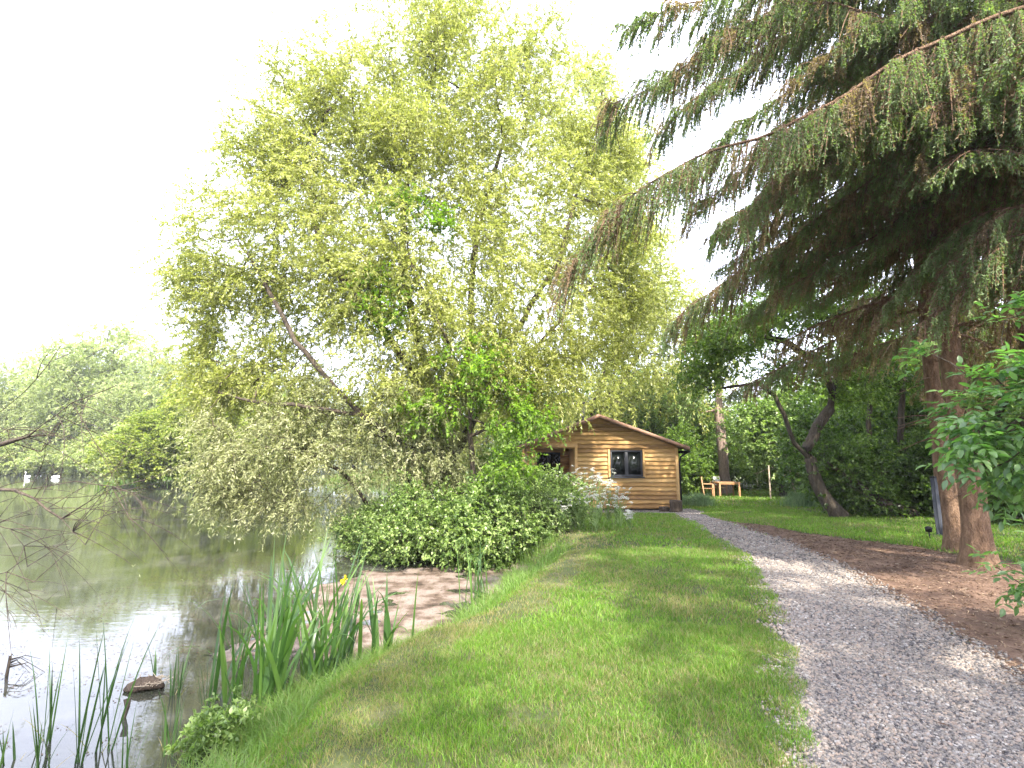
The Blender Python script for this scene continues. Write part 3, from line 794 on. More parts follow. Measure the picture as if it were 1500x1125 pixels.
# ---- thicket bushes, right
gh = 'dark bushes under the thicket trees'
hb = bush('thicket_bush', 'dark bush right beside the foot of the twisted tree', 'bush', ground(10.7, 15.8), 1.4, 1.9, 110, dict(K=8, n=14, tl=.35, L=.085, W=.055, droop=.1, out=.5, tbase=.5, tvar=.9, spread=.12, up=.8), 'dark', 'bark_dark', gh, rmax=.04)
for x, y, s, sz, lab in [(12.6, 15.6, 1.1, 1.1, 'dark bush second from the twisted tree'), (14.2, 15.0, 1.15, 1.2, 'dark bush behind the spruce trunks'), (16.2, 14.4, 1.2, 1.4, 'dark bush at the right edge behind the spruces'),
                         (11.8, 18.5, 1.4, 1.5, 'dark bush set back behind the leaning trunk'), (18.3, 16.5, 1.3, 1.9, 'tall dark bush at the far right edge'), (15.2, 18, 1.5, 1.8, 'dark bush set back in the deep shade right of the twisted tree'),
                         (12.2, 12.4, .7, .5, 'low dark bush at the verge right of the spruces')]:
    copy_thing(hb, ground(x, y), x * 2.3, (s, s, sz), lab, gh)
gw = 'bushes along the back of the lawn'
sbp = bush('bush', 'green bush against the right wall of the cabin', 'bush', ground(8.6, 27.5), 1.7, 2.9, 130, dict(K=8, n=14, tl=.45, L=.13, W=.08, droop=.1, out=.5, tbase=.5, tvar=.9, spread=.15, up=.8), 'mid', 'bark', gw, rmax=.05, tip=.008)
for x, y, s, sz, lab in [(10.6, 31, 1.1, 1.15, 'green bush between cabin and bare-trunk tree'), (13.2, 32.5, 1.1, 1.2, 'green bush right behind the garden table'), (16.6, 33, 1.2, .9, 'bush behind the pale dry branches'),
                         (14.8, 23.0, .9, .6, 'rounded bush on the lawn beyond the twisted tree'), (19.5, 31, 1.3, 1.0, 'bush at the far end of the lawn behind the twisted tree'), (7.6, 33, 1.2, 1.3, 'bush close behind the cabin, right of the ridge')]:
    copy_thing(sbp, ground(x, y), x * 1.7, (s, s, sz), lab, gw)

# ---- spruces
def bough_mesh(P, wood_mb, needle_mb, twig_len=.5, dens=34, dead=.25, r0=.03, side=.55, need=46, nl=.024, nw=.005):
    """P: polyline of the bough from trunk to tip (dense). hanging twigs with needles all along it"""
    P = np.asarray(P, float)
    seg = np.linalg.norm(np.diff(P, axis=0), axis=1); S = np.concatenate([[0], np.cumsum(seg)]); L = S[-1]
    wood_mb.tube(P, np.linspace(r0, .006, len(P)), k=5, cap=False)
    def pos(s): return np.stack([np.interp(s, S, P[:, k]) for k in range(3)], axis=-1)
    n2 = int(L * 8)
    starts = []; tl = []; sides = []; deadness = []
    ax = nrm(P[-1] - P[0]); lat = nrm(np.cross(ax, [0, 0, 1.0]))
    for i in range(n2):                                   # side branchlets
        s = L * (.14 + .86 * (i + rng.random()) / n2); u = s / L
        b = pos(np.array([s]))[0]; sg = 1 if i % 2 else -1
        bl = side * (1.15 - .75 * u) * rng.uniform(.35, 1.5)
        d = nrm(lat * sg * .8 + ax * .75 + np.array([0, 0, -.15 + .15 * rng.random()]))
        q = np.linspace(0, 1, 5)[:, None]
        Q = b + d * bl * q + np.array([0, 0, -.30]) * bl * q * q
        wood_mb.tube(Q, np.linspace(.008, .003, 5), k=3, cap=False)
        dd = rng.random() < dead
        m = max(2, int(bl * dens * .5 * rng.uniform(.35, 1.5)))
        for j in range(m):
            starts.append(Q[0] + (Q[-1] - Q[0]) * ((j + rng.random()) / m)); tl.append(twig_len * rng.uniform(.35, 1.0) * (1.0 - .35 * u)); sides.append(d); deadness.append(dd)
        starts.append(Q[-1]); tl.append(twig_len * .35); sides.append(nrm(d + [0, 0, .3])); deadness.append(dd)
    m = int(L * dens * .35)
    for j in range(m):
        s = L * (.1 + .9 * (j + rng.random()) / m)
        starts.append(pos(np.array([s]))[0]); tl.append(twig_len * rng.uniform(.35, 1.0) * (1.0 - .4 * s / L)); sides.append(ax); deadness.append(rng.random() < dead)
    A = np.array(starts); T = np.array(tl); Dv = np.array(sides); dead_ = np.array(deadness)
    hang = nrm(Dv * .45 + rng.normal(0, .13, A.shape) + np.array([0, 0, -.75]))
    n = len(A)
    # twig as a bent ribbon cross
    q = np.array([0, .5, 1.0])
    C = A[:, None, :] + hang[:, None, :] * (T[:, None] * q)[..., None]
    C[..., 2] -= (T[:, None] * q * q) * .25
    s_ = nrm(np.cross(hang, rng.normal(0, 1, A.shape)))[:, None, :] * np.array([.007, .006, .003])[None, :, None]
    V = np.concatenate([C - s_, C + s_], axis=1).reshape(-1, 3); i = np.arange(n)[:, None] * 6
    wood_mb.add(V, np.concatenate([i + np.array([0, 1, 4, 3]), i + np.array([1, 2, 5, 4])], axis=0), .5)
    u = rng.uniform(0.02, 1, (n, need))
    bare = dead_ & (rng.random(n) < (.8 if dead > .8 else .4))
    keep = (~bare)[:, None] | (u > .85)
    base = A[:, None, :] + hang[:, None, :] * (T[:, None] * u)[..., None]
    base[..., 2] -= T[:, None] * u * u * .25
    hd = np.repeat(hang[:, None, :], need, axis=1)
    nd = nrm(hd * .9 + rng.normal(0, .45, base.shape))
    vv = np.where(dead_[:, None], rng.uniform(0, .24, u.shape), np.clip(.35 + .3 * rng.random((n, 1)) + .35 * (u ** 3) * rng.random((n, 1)) + rng.normal(0, .07, u.shape), .28, 1))
    base = base[keep]; nd = nd[keep]; vv = vv[keep]
    sz = rng.uniform(.8, 1.3, len(base))
    leafquads(needle_mb, base, nd, nl * sz, nw * sz, vv, fold=.1)

def bough_proto(L, rise, sag, dead, seed, twig=.45):
    q = np.linspace(0, 1, 14)
    P = np.stack([L * q, .25 * np.sin(q * 3 + seed), rise * q - sag * q ** 2 + sag * .25 * q ** 5], axis=-1)
    a, b_ = MB(), MB()
    bough_mesh(P, a, b_, twig_len=twig, dead=dead, dens=44 if dead < .8 else 30, need=24, nl=.052, nw=.018, side=.85)
    return a.mesh('bough', M['bark_spruce'], True), b_.mesh('needles', M['needle'])
protos_green = [bough_proto(3.2, .2, 1.3, .25, 1), bough_proto(2.7, .5, 1.2, .15, 2), bough_proto(3.6, .0, 1.2, .35, 3)]
protos_dead = [bough_proto(2.6, .1, .9, .92, 4, .38), bough_proto(2.2, .3, .9, .97, 5, .35)]

def spruce(base, height, r0, label, n_b, z0=2.6, zdead=5.0, lean=(0, 0), seed=0, scale=1.0, group='tall spruces right of the path'):
    base = np.asarray(base, float)
    root = empty('spruce_tree', base, label, 'tree', group)
    rg = np.random.default_rng(seed)
    z = np.array([-.15, 0, .12, .35, .8, 1.5, 3, 5, 8, 12, height])
    P = np.stack([lean[0] * z / height, lean[1] * z / height, z], axis=-1)
    P[:, 0] += .04 * np.sin(z * 1.3 + seed); P[:, 1] += .04 * np.cos(z * 1.1 + seed)
    zz = np.concatenate([np.linspace(-.15, 3, 24), np.linspace(3.3, height, 40)])
    PP = np.stack([np.interp(zz, z, P[:, k]) for k in range(3)], axis=-1)
    rr = r0 * (1 - .93 * np.clip(zz / height, 0, 1)) * (1 + .55 * np.exp(-np.clip(zz, 0, 9) / .22))
    t = MB(); t.tube(PP, rr, k=16, cap=False, bump=.07)
    for k in range(16):                            # dead stubs
        h = rg.uniform(.9, 5); a = rg.uniform(0, 6.28); L = rg.uniform(.12, .9)
        c = np.array([np.interp(h, z, P[:, 0]), np.interp(h, z, P[:, 1]), h]); d = np.array([math.cos(a), math.sin(a), rg.uniform(-.35, .1)])
        t.tube([c, c + d * L * .5, c + d * L + [0, 0, -.05]], [.014, .009, .003], k=4, cap=False)
    t.build('trunk', M['bark_spruce'], root, smooth=True)
    for k in range(n_b):
        h = z0 + (height - z0 - .5) * (k + rg.random() * .8) / n_b
        a = k * 2.4 + rg.uniform(-.4, .4)
        pr = protos_dead[k % 2] if (h < zdead and rg.random() < .75) else protos_green[int(rg.integers(3))]
        s = scale * rg.uniform(.8, 1.2) * (1.25 - .95 * (h / height))
        o = bpy.data.objects.new('bough', pr[0]); COL.objects.link(o); o.parent = root
        o.location = (float(np.interp(h, z, P[:, 0])), float(np.interp(h, z, P[:, 1])), float(h))
        o.rotation_euler = (0, float(rg.uniform(-.1, .2)), a); o.scale = (s, s, s)
        e = bpy.data.objects.new('needles', pr[1]); COL.objects.link(e); e.parent = o
    return root

s1 = on(1432, 828); s2 = on(1397, 806)
spruce(s1, 17, .165, 'spruce with the thicker orange trunk, the right one of the pair by the path', 40, z0=3.6, zdead=6.5, seed=1)
spruce(s2, 16, .14, 'spruce with the slimmer trunk, left and close behind its thicker neighbour', 34, z0=3.8, zdead=6.5, seed=2)
spruce(ground(10.2, 9.9), 17, .17, 'spruce farther back by the right edge of the picture', 33, z0=3.6, zdead=5.5, seed=3)
spruce(ground(10.2, 12.3), 16, .15, 'slim spruce standing behind the pair of trunks by the path', 33, z0=4.0, zdead=6.5, seed=4)
spruce(ground(5.6, -2.2), 17, .2, 'unseen spruce added behind the camera on the path side to shade the near lawn', 55, z0=4.5, zdead=6, seed=8)  # unseen spruces behind the camera, added to shade the foreground
spruce(ground(1.2, -5.5), 17, .2, 'unseen spruce added behind the camera at the head of the lawn for its shade', 55, z0=4.5, zdead=6, seed=9)
spruce(ground(-2.8, -4.0), 15, .2, 'unseen spruce added behind the camera on the pond side for its shade', 50, z0=4.5, zdead=6, seed=10)
spruce(ground(13.2, 12.6), 17, .17, 'spruce deep in the shade behind the right edge', 50, z0=3.6, zdead=5, seed=6)
near = spruce(ground(8.3, 5.2), 18, .2, 'near spruce whose trunk stands just outside the right edge, its long bough crossing the sky', 44, z0=5.0, zdead=5, seed=5, scale=1.0)
nb = np.array(near.location)
heros = [([(1600, -30, 5.3), (1500, 12, 5.4), (1439, 33, 5.5), (1313, 93, 5.6), (1201, 154, 5.8), (1080, 215, 5.9), (1024, 238, 6.0), (940, 280, 6.1), (861, 341, 6.2), (835, 388, 6.2)], 1.0, .32, .045),
         ([(1640, 60, 5.9), (1450, 30, 6.3), (1330, 20, 6.5), (1200, 10, 6.6), (1061, 56, 6.7), (954, 121, 6.8), (884, 162, 6.8)], .75, .3, .035),
         ([(1640, -80, 5.7), (1400, -110, 6.0), (1200, -60, 6.2), (1080, -25, 6.3), (985, 15, 6.4), (915, 58, 6.4)], .5, .2, .035),
         ([(1640, 160, 6.0), (1500, 190, 6.4), (1400, 210, 6.8), (1300, 250, 7.2), (1180, 330, 7.6), (1090, 400, 7.8), (1010, 445, 8.0), (975, 480, 8.0)], .8, .35, .03),
         ([(1600, 120, 5.6), (1450, 90, 5.7), (1350, 120, 5.8), (1260, 150, 6.0), (1180, 200, 6.2), (1130, 260, 6.3), (1100, 330, 6.3)], .9, .45, .03),
         ([(1600, -90, 6.6), (1400, -100, 6.8), (1250, -20, 7.2), (1130, 60, 7.5), (1020, 150, 7.8), (960, 200, 8.0)], .5, .3, .03)]
hr = np.random.default_rng(77)
for (px, py, Y, ox, oy) in [(1010, 150, 8.6, 500, -330), (1075, 110, 7.6, 560, -260), (1130, 215, 8.2, 480, -250), (1045, 345, 8.8, 560, -250), (1105, 300, 7.4, 540, -230), (1175, 330, 8.8, 420, -210), (1090, 455, 9.4, 480, -200), (1190, 120, 9.2, 420, -260),
                            (1150, 420, 7.6, 480, -190), (1230, 400, 8.4, 380, -150), (1290, 300, 7.6, 380, -190), (1000, 250, 7.2, 620, -260), (960, 120, 9.4, 640, -260), (1240, 210, 7.8, 420, -210), (1130, 20, 7.2, 460, -200), (1045, 60, 8.2, 560, -200), (1330, 180, 9.6, 300, -160), (1380, 330, 9.2, 300, -110),
                            (1050, 330, 7.0, 480, -215), (1085, 395, 7.4, 470, -215), (1140, 395, 8.2, 430, -200), (1010, 300, 7.8, 560, -240), (1165, 290, 7.0, 420, -190), (1200, 345, 7.8, 380, -180), (1100, 340, 6.6, 440, -200), (1340, 470, 6.4, 240, -120), (1385, 400, 6.2, 220, -120), (1300, 430, 6.8, 280, -150), (1250, 460, 9.0, 300, -130), (1330, 250, 6.0, 260, -150)]:
    q = np.linspace(0, 1, 9); wob = hr.uniform(-12, 12, 9); sg = hr.uniform(.10, .22)
    pts = [(px + ox * (1 - t), py + oy * (1 - t) - sg * ox * math.sin(math.pi * t) * .8 + wob[i] * math.sin(math.pi * t) + 10 * math.cos(7 * t), Y * (1 - .22 * (1 - t))) for i, t in enumerate(q)]
    heros.append((pts, hr.uniform(.5, .85), hr.uniform(.15, .6), .026))
for pts, tw, dead, r0 in heros:
    Pw = np.array([at(*q) for q in pts])
    Pw = np.concatenate([[np.array([nb[0], nb[1], Pw[0][2] + .1])], Pw])
    S = np.concatenate([[0], np.cumsum(np.linalg.norm(np.diff(Pw, axis=0), axis=1))])
    q = np.linspace(0, S[-1], 40); ph = rng.uniform(0, 6.28)
    Pw = np.stack([np.interp(q, S, Pw[:, k]) for k in range(3)], axis=-1)
    k3 = np.ones(3) / 3
    Pw[:, 2] += .07 * np.sin(q * 1.9 + ph) * np.clip(q / 1.5, 0, 1) + .03 * np.sin(q * 5.1 + ph); Pw[:, 1] += .09 * np.sin(q * 1.4 + 2 * ph)
    Ps = Pw.copy(); Ps[1:-1] = (Pw[:-2] + Pw[1:-1] + Pw[2:]) / 3
    a, b_ = MB(), MB()
    bough_mesh(Ps, a, b_, twig_len=tw, dead=dead, r0=r0, dens=60, need=52, nl=.040, nw=.013, side=.66)
    o = a.build('bough', M['bark_spruce'], near, smooth=True, origin=nb)
    b_.build('needles', M['needle'], o, origin=nb)

# ---- elder in the right foreground
def pinnate(mb, A, D, n_pairs=3, LL=.10, WW=.042, span=.20, tint=None):
    """compound leaves: A bases, D directions"""
    n = len(A)
    side = nrm(np.cross(D, np.array([0, 0, 1.0]) + rng.normal(0, .25, D.shape)))
    for k in range(n_pairs):
        u = (k + .8) / (n_pairs + .3) * span
        for sg in (-1, 1):
            P = A + D * u + np.array([0, 0, -.25]) * (u ** 2 / span)
            d = nrm(D * .55 + side * sg * .9 + np.array([0, 0, -.28]) + rng.normal(0, .12, D.shape))
            elder_leaf(mb, P, d, LL * rng.uniform(.8, 1.1, n), WW, tint)
    P = A + D * span + np.array([0, 0, -.25]) * span
    elder_leaf(mb, P, nrm(D + np.array([0, 0, -.45]) + rng.normal(0, .1, D.shape)), LL * 1.15, WW * 1.1, tint)
def elder_leaf(mb, P, D, L, W, tint):
    n = len(P); L = np.broadcast_to(L, (n,))[:, None]
    S = nrm(np.cross(D, np.array([0, 0, 1.0]) + rng.normal(0, .3, D.shape))); N = np.cross(S, D)
    N = N * np.sign(N[:, 2:3] + 1e-6)
    rows = [(0, 0, 0), (.25, .85, .0), (.55, 1.0, -.02), (.82, .55, -.07), (1, 0, -.14)]
    V = []
    for u, wv, dz in rows:
        c = P + D * L * u + N * L * dz
        V += [c - S * W * .5 * wv + N * W * .16 * wv, c, c + S * W * .5 * wv + N * W * .16 * wv]
    V = np.stack(V, axis=1)
    f = []
    for r in range(4):
        a = r * 3
        f += [[a, a + 1, a + 4, a + 3], [a + 1, a + 2, a + 5, a + 4]]
    F = (np.arange(n)[:, None, None] * 15 + np.array(f)[None]).reshape(-1, 4)
    mb.add(V.reshape(-1, 3), F, np.repeat(tint, 15))

def elder(name, label, base, bl, K, nleaf, LL, group=None, flowers=0, tipr=.004, rmax=.03):
    base = np.asarray(base, float)
    root = empty(name, base, label, 'shrub', group)
    t = blobs(bl, .8)
    arr, par, rad, tips = grow([([base, base + (t.mean(axis=0) - base) * .5, t.mean(axis=0)], None)], t, .16, .1, tipr, 1.0, rmax)
    a, b_ = MB(), MB()
    wood(a, arr, par, rad, 8, 5)
    T = np.repeat(arr[tips], K, axis=0) + rng.normal(0, .05, (len(tips) * K, 3))
    D = nrm(nrm(T - t.mean(axis=0)) * .5 + rng.normal(0, .55, T.shape) * [1, 1, .5] + np.array([0, 0, .1]))
    tint = np.clip(rng.random(len(T)) * .9, 0, 1)
    pinnate(b_, T, D, 2, LL, LL * .46, LL * 2.0, tint)
    a.build('stems', M['bark'], root, smooth=True, origin=base); b_.build('foliage', M['elder'], root, origin=base)
    for k in range(flowers):
        f = MB(); c = arr[tips[int(rng.integers(len(tips)))]] + np.array([0, -.06, .06])
        n = 70
        Q = c + np.clip(np.stack([rng.normal(0, .03, n), rng.normal(0, .03, n), rng.uniform(0, .025, n)], axis=-1), -.045, .045)
        leafquads(f, Q, nrm(rng.normal(0, .5, (n, 3)) + [0, 0, 1]), .022, .014, rng.random(n))
        for q in Q[::6]: f.tube([c - [0, 0, .07], q], [.0012, .0008], k=3, cap=False, t=.2)
        f.build('flower_head', M['blossom'], root, origin=base)
    return root
eb = ground(5.0, 3.9)
elder('elder_bush', 'near elder bush with large green leaflets leaning in from the right edge', eb,
      [B(1470, 635, 3.7, 65, 24, .8), B(1500, 560, 3.7, 60, 18, .8), B(1430, 600, 3.9, 30, 7, .7), B(1540, 670, 3.7, 80, 18, .8), B(1415, 660, 3.7, 24, 5, .7), B(1500, 455, 3.9, 32, 4, .5), B(1350, 520, 4.1, 14, 2, .4), B(1490, 700, 3.7, 40, 7, .5), B(1560, 600, 3.5, 80, 18, 1)], 6, 3, .072, flowers=7)
e2 = ground(5.35, 5.0)
elder('elder_sapling', 'low elder sapling at the right edge below the spruce trunks', e2, [B(1500, 845, 4.9, 32, 7, .8), B(1530, 810, 4.9, 40, 7, .8)], 5, 3, .085)

# ---- bushes on the pond bank
gbk = 'leafy bushes on the bank under the willow'
bl_leaf = dict(K=7, n=14, tl=.36, L=.072, W=.042, droop=.2, out=.6, tbase=.5, tvar=1.1, spread=.13, up=.7)
bank = [(-2.55, 12.2, 1.25, 1.25, .9, 'shaded bank bush overhanging the mud, leftmost of the bank bushes'), (-1.7, 11.8, 1.15, 1.45, 1, 'bank bush at the foot of the willow trunk'),
        (-.75, 11.6, 1.1, 1.45, 1, 'bank bush right of the young tree trunk'), (.1, 12.2, 1.05, 1.3, 1, 'sunlit bank bush left of the white cow parsley'),
        (-3.3, 12.9, 1.0, .95, 1, 'low bush spilling over the water at the left end of the bank'), (.95, 12.9, .8, .95, 1, 'low bright bush below the white cow parsley'), (-.2, 14.6, 1.0, 1.5, 1, 'bush behind the bank bushes, left of the cabin porch')]
for i, (x, y, r, h, q, lab) in enumerate(bank):
    bush('bank_bush', lab, 'bush', ground(x, y), r, h * .98, int(125 * r), dict(bl_leaf, L=[.062, .072, .085, .06][i % 4], W=[.034, .042, .05, .028][i % 4], tl=[.3, .38, .42, .5][i % 4]), 'shrub', 'bark_dark', gbk, rmax=.03, tip=.004, stems=6, seed=i + 3, gap=.25)

# ---- bare branches reaching in from the left edge
b0 = np.array([-7.4, 6.0, -0.15])
bare_l = [([b0, [-7.2, 6.0, 1.2], [-6.9, 5.9, 2.2]], None),
          ([[-6.9, 5.9, 2.2], at(-30, 716, 5.6), at(20, 718, 5.4), at(50, 730, 5.3), at(90, 760, 5.2), at(125, 798, 5.1)], 0),
          ([[-6.9, 5.9, 2.2], at(-30, 660, 5.6), at(40, 640, 5.4), at(105, 590, 5.2), at(170, 565, 5.1)], 0),
          ([[-6.9, 5.9, 2.2], at(-20, 620, 5.6), at(35, 575, 5.5), at(70, 535, 5.4), at(90, 505, 5.4)], 0),
          ([at(20, 718, 5.4), at(70, 712, 5.3), at(110, 705, 5.2), at(160, 712, 5.1)], 1),
          ([at(90, 760, 5.2), at(130, 735, 5.2), at(165, 715, 5.1), at(190, 760, 5.1)], 1),
          ([[-7.2, 6.0, 1.2], at(-40, 850, 5.2), at(10, 838, 5.0), at(50, 852, 4.9)], 0),
          ([[-7.2, 6.0, 1.2], at(-30, 760, 5.4), at(15, 775, 5.3), at(35, 800, 5.2), at(40, 830, 5.2)], 0)]
bt = blobs([B(20, 640, 5.5, 50, 3, .6)], .5)
arr, par, rad, tips = grow(bare_l, bt, .2, .06, .0045, 1.0, .075, 2.2)
root = empty('bare_willow', b0, 'bare thin-branched willow reaching over the pond from the left edge', 'tree')
a = MB(); wood(a, arr, par, rad, 8, 4)
cand = arr[(arr[:, 0] > -6.3) & (arr[:, 2] > .6)]
ends = []
for k in range(85):
    s0 = cand[int(rng.integers(len(cand)))]; L = rng.uniform(.35, 1.25)
    d = nrm(np.array([rng.uniform(.2, 1), rng.uniform(-.5, .5), rng.uniform(-.35, .75)]))
    q = np.linspace(0, 1, 9)[:, None]; w_ = rng.normal(0, .05, 3)
    Q = s0 + d * L * q + np.array([0, 0, -rng.uniform(.1, .6)]) * L * q * q + w_ * L * np.sin(q * 3.14)
    a.tube(Q, np.linspace(.0045, .0015, 9), k=4, cap=False); ends.append(Q[-1])
    for j in (3, 5, 6):
        if rng.random() < .55:
            d2 = nrm(d + rng.normal(0, .6, 3)); L2 = L * rng.uniform(.2, .45); q2 = np.linspace(0, 1, 5)[:, None]
            a.tube(Q[j] + d2 * L2 * q2 + np.array([0, 0, -.3]) * L2 * q2 * q2, np.linspace(.003, .0014, 5), k=3, cap=False)
a.build('trunk', M['bark'], root, smooth=True, origin=b0)
arr = np.concatenate([arr, np.array(ends)]); tips = np.arange(len(arr) - len(ends), len(arr))
lv = MB(); sprays(lv, arr[tips[rng.random(len(tips)) < .35]], np.array([-6, 5.5, 2.5]), K=1, n=4, tl=.12, L=.035, W=.009, droop=.3)
lv.build('crown', M['willow_grey'], root, origin=b0)

# ---- pale dry branches behind the lawn
b0 = ground(13.9, 25.5)
dt = blobs([(b0 + [0, 0, 1.3], (2.2, 1.2, 1.3), 60), (b0 + [1.4, 0, .7], (1.6, 1, .8), 30), (b0 + [-.2, 0, 2.4], (1.1, .6, 1.1), 22)], .5)
arr, par, rad, tips = grow([([b0, b0 + [-.2, 0, 1.2], b0 + [-.5, 0, 2.6], b0 + [-.6, 0, 3.6]], None), ([b0, b0 + [1.2, -.1, 1.0], b0 + [-.8, 0, 2.0]], 0), ([b0, b0 + [1.6, 0, .5], b0 + [2.6, 0, .1]], 0), ([b0, b0 + [1.8, 0, 1.4], b0 + [2.0, 0, 2.2]], 0)], dt, .25, .15, .007, 1, .06)
a = MB(); wood(a, arr, par, rad, 6, 4)
tag(a.build('dead_shrub', M['twig_pale'], smooth=True, origin=b0), 'tangle of pale dry branches at the back of the lawn', 'dead shrub').location = [float(q) for q in b0]

# ------------------------------------------------------------------ grasses
def blades(mb, x, y, z, h, wd, tint, lean=.35, curve=.3):
    n = len(x); a = rng.uniform(0, 6.283, n); l = rng.uniform(0, 1, n) * lean
    d = np.stack([np.cos(a) * l, np.sin(a) * l, np.ones(n)], axis=-1); d = nrm(d)
    f = rng.uniform(0, 6.283, n); s = np.stack([np.cos(f), np.sin(f), np.zeros(n)], axis=-1) * (wd * .5)[:, None]
    b0 = np.stack([x, y, z - .005], axis=-1)
    m1 = b0 + d * (h * .55)[:, None]
    out = np.stack([np.cos(a), np.sin(a), np.zeros(n)], axis=-1)
    tip = b0 + d * h[:, None] + out * (h * curve * rng.random(n))[:, None] - np.array([0, 0, 1]) * (h * curve * .35 * rng.random(n))[:, None]
    V = np.stack([b0 - s, b0 + s, m1 + s * .8, m1 - s * .8, tip], axis=1).reshape(-1, 3)
    i = np.arange(n)[:, None] * 5
    mb.add(V, i + np.array([0, 1, 2, 3]), np.repeat(tint, 5))
    mb.F[3].append(i + np.array([3, 2, 4]) + (mb.n - n * 5))

def scatter(n, y0, y1, x0, x1, margin=1.0, power=1.0):
    y = y0 + (y1 - y0) * rng.random(n) ** power
    x = x0 + (x1 - x0) * rng.random(n)
    k = (np.abs(x) < y * 1.04 + margin)
    return x[k], y[k]

def lawn_ok(x, y):
    jx_ = x + jig(x, y, .07); jy_ = y + jig(y, x, .07)
    k = ~inpoly(jx_, jy_, path_poly) & ~inpoly(jx_, jy_, litter_poly) & ~inpoly(x, y, shore)
    k &= ~((x > CAB[0] - .1) & (x < CAB[2] + .1) & (y > CAB[1] - .1) & (y < CAB[3]))
    return k
lawn = MB()
for (n, y0, y1, x0, x1, h0, h1, w0, w1) in [(190000, 2.2, 5.2, -2.6, 2.4, .028, .065, .0026, .0046), (120000, 5.2, 9.5, -2.6, 4.5, .03, .07, .0045, .0075), (90000, 9.5, 19, -1.6, 9.5, .035, .08, .009, .016),
                                           (55000, 7.0, 20, 3.5, 16, .04, .085, .010, .018), (50000, 19, 33, 6, 24, .05, .11, .02, .035), (6000, 6.6, 12, 5.4, 13, .05, .11, .01, .016)]:
    x, y = scatter(n, y0, y1, x0, x1, .8)
    k = lawn_ok(x, y); x = x[k]; y = y[k]
    z = H(x, y); d = dpoly(x, y, shore)
    worn = fbm(x * 2.0, y * 2.0, 21); band = np.exp(-((d - 1.45) / .28) ** 2) * (y < 13)
    dens = np.clip(1.1 - .75 * ss((.40 - worn) / .18) - .6 * band * ss((vnoise(x * 3, y * 3, 5) - .2) / .4), .10, 1)
    k = (rng.random(len(x)) < dens) & (z > .10); x = x[k]; y = y[k]; z = z[k]; d = d[k]; worn = worn[k]; band = band[k]
    patch = fbm(x * .9, y * .9, 31)
    tint = np.clip(.45 + (patch - .5) * .9 + rng.normal(0, .27, len(x)) - .35 * band, 0, 1)
    dry = rng.random(len(x)) < (.06 + .5 * band + .22 * ss((.46 - worn) / .15)); tint[dry] = rng.uniform(0, .14, dry.sum())
    h = rng.uniform(h0, h1, len(x)) * (.65 + .8 * vnoise(x * 5, y * 5, 13)) * (1 - .35 * band)
    blades(lawn, x, y, z, h, rng.uniform(w0, w1, len(x)), tint, .7, .5)
tag(lawn.build('lawn_grass', M['grass']), 'short mown green grass on the lawn between pond bank and gravel path', 'grass', kind='stuff')

longg = MB()
for (n, y0, y1, x0, x1, h0, h1, w0, w1, dmax) in [(60000, 2.6, 6.5, -3.2, -.8, .10, .36, .004, .007, .8), (26000, 6.5, 12.5, -2.2, 1.0, .15, .40, .006, .011, 1.0), (9000, 12, 19, -2.6, 3.2, .2, .5, .012, .02, 3.2)]:
    x, y = scatter(n, y0, y1, x0, x1, 1)
    k = ~inpoly(x, y, shore) & ~inpoly(x, y, path_poly); x = x[k]; y = y[k]
    d = dpoly(x, y, shore); k = (d < dmax * (.6 + .8 * vnoise(x * 2.5, y * 2.5, 7))) & (rng.random(len(x)) < .15 + .9 * ss((vnoise(x * 4, y * 4, 3) - .35) / .3))
    k &= ~((x > CAB[0] - .3) & (y > CAB[1] - 1.2))
    x = x[k]; y = y[k]; d = d[k]; z = H(x, y)
    h = rng.uniform(h0, h1, len(x)) * (1.15 - .5 * d / dmax)
    blades(longg, x, y, z, h, rng.uniform(w0, w1, len(x)), np.clip(rng.normal(.5, .25, len(x)), 0, 1), .6, .8)
tag(longg.build('bank_grass', M['long_grass']), 'long unmown pale green grass along the pond edge', 'grass', kind='stuff')
fg = MB()
x = rng.uniform(-16, 0, 26000); y = rng.uniform(30, 60, 26000); k = ~inpoly(x, y, shore); x = x[k]; y = y[k]
blades(fg, x, y, H(x, y), rng.uniform(.4, 1.0, len(x)), rng.uniform(.03, .06, len(x)), np.clip(rng.normal(.25, .2, len(x)), 0, 1), .4, .5)
x = rng.uniform(-75, -20, 16000); y = rng.uniform(38, 75, 16000); k = ~inpoly(x, y, shore) & (dpoly(x, y, shore) < 3); x = x[k]; y = y[k]
blades(fg, x, y, H(x, y), rng.uniform(.3, .9, len(x)), rng.uniform(.05, .1, len(x)), np.clip(rng.normal(.4, .2, len(x)), 0, 1), .4, .5)
tag(fg.build('meadow_grass', M['long_grass']), 'sunlit pale meadow grass beyond the pond', 'grass', kind='stuff')

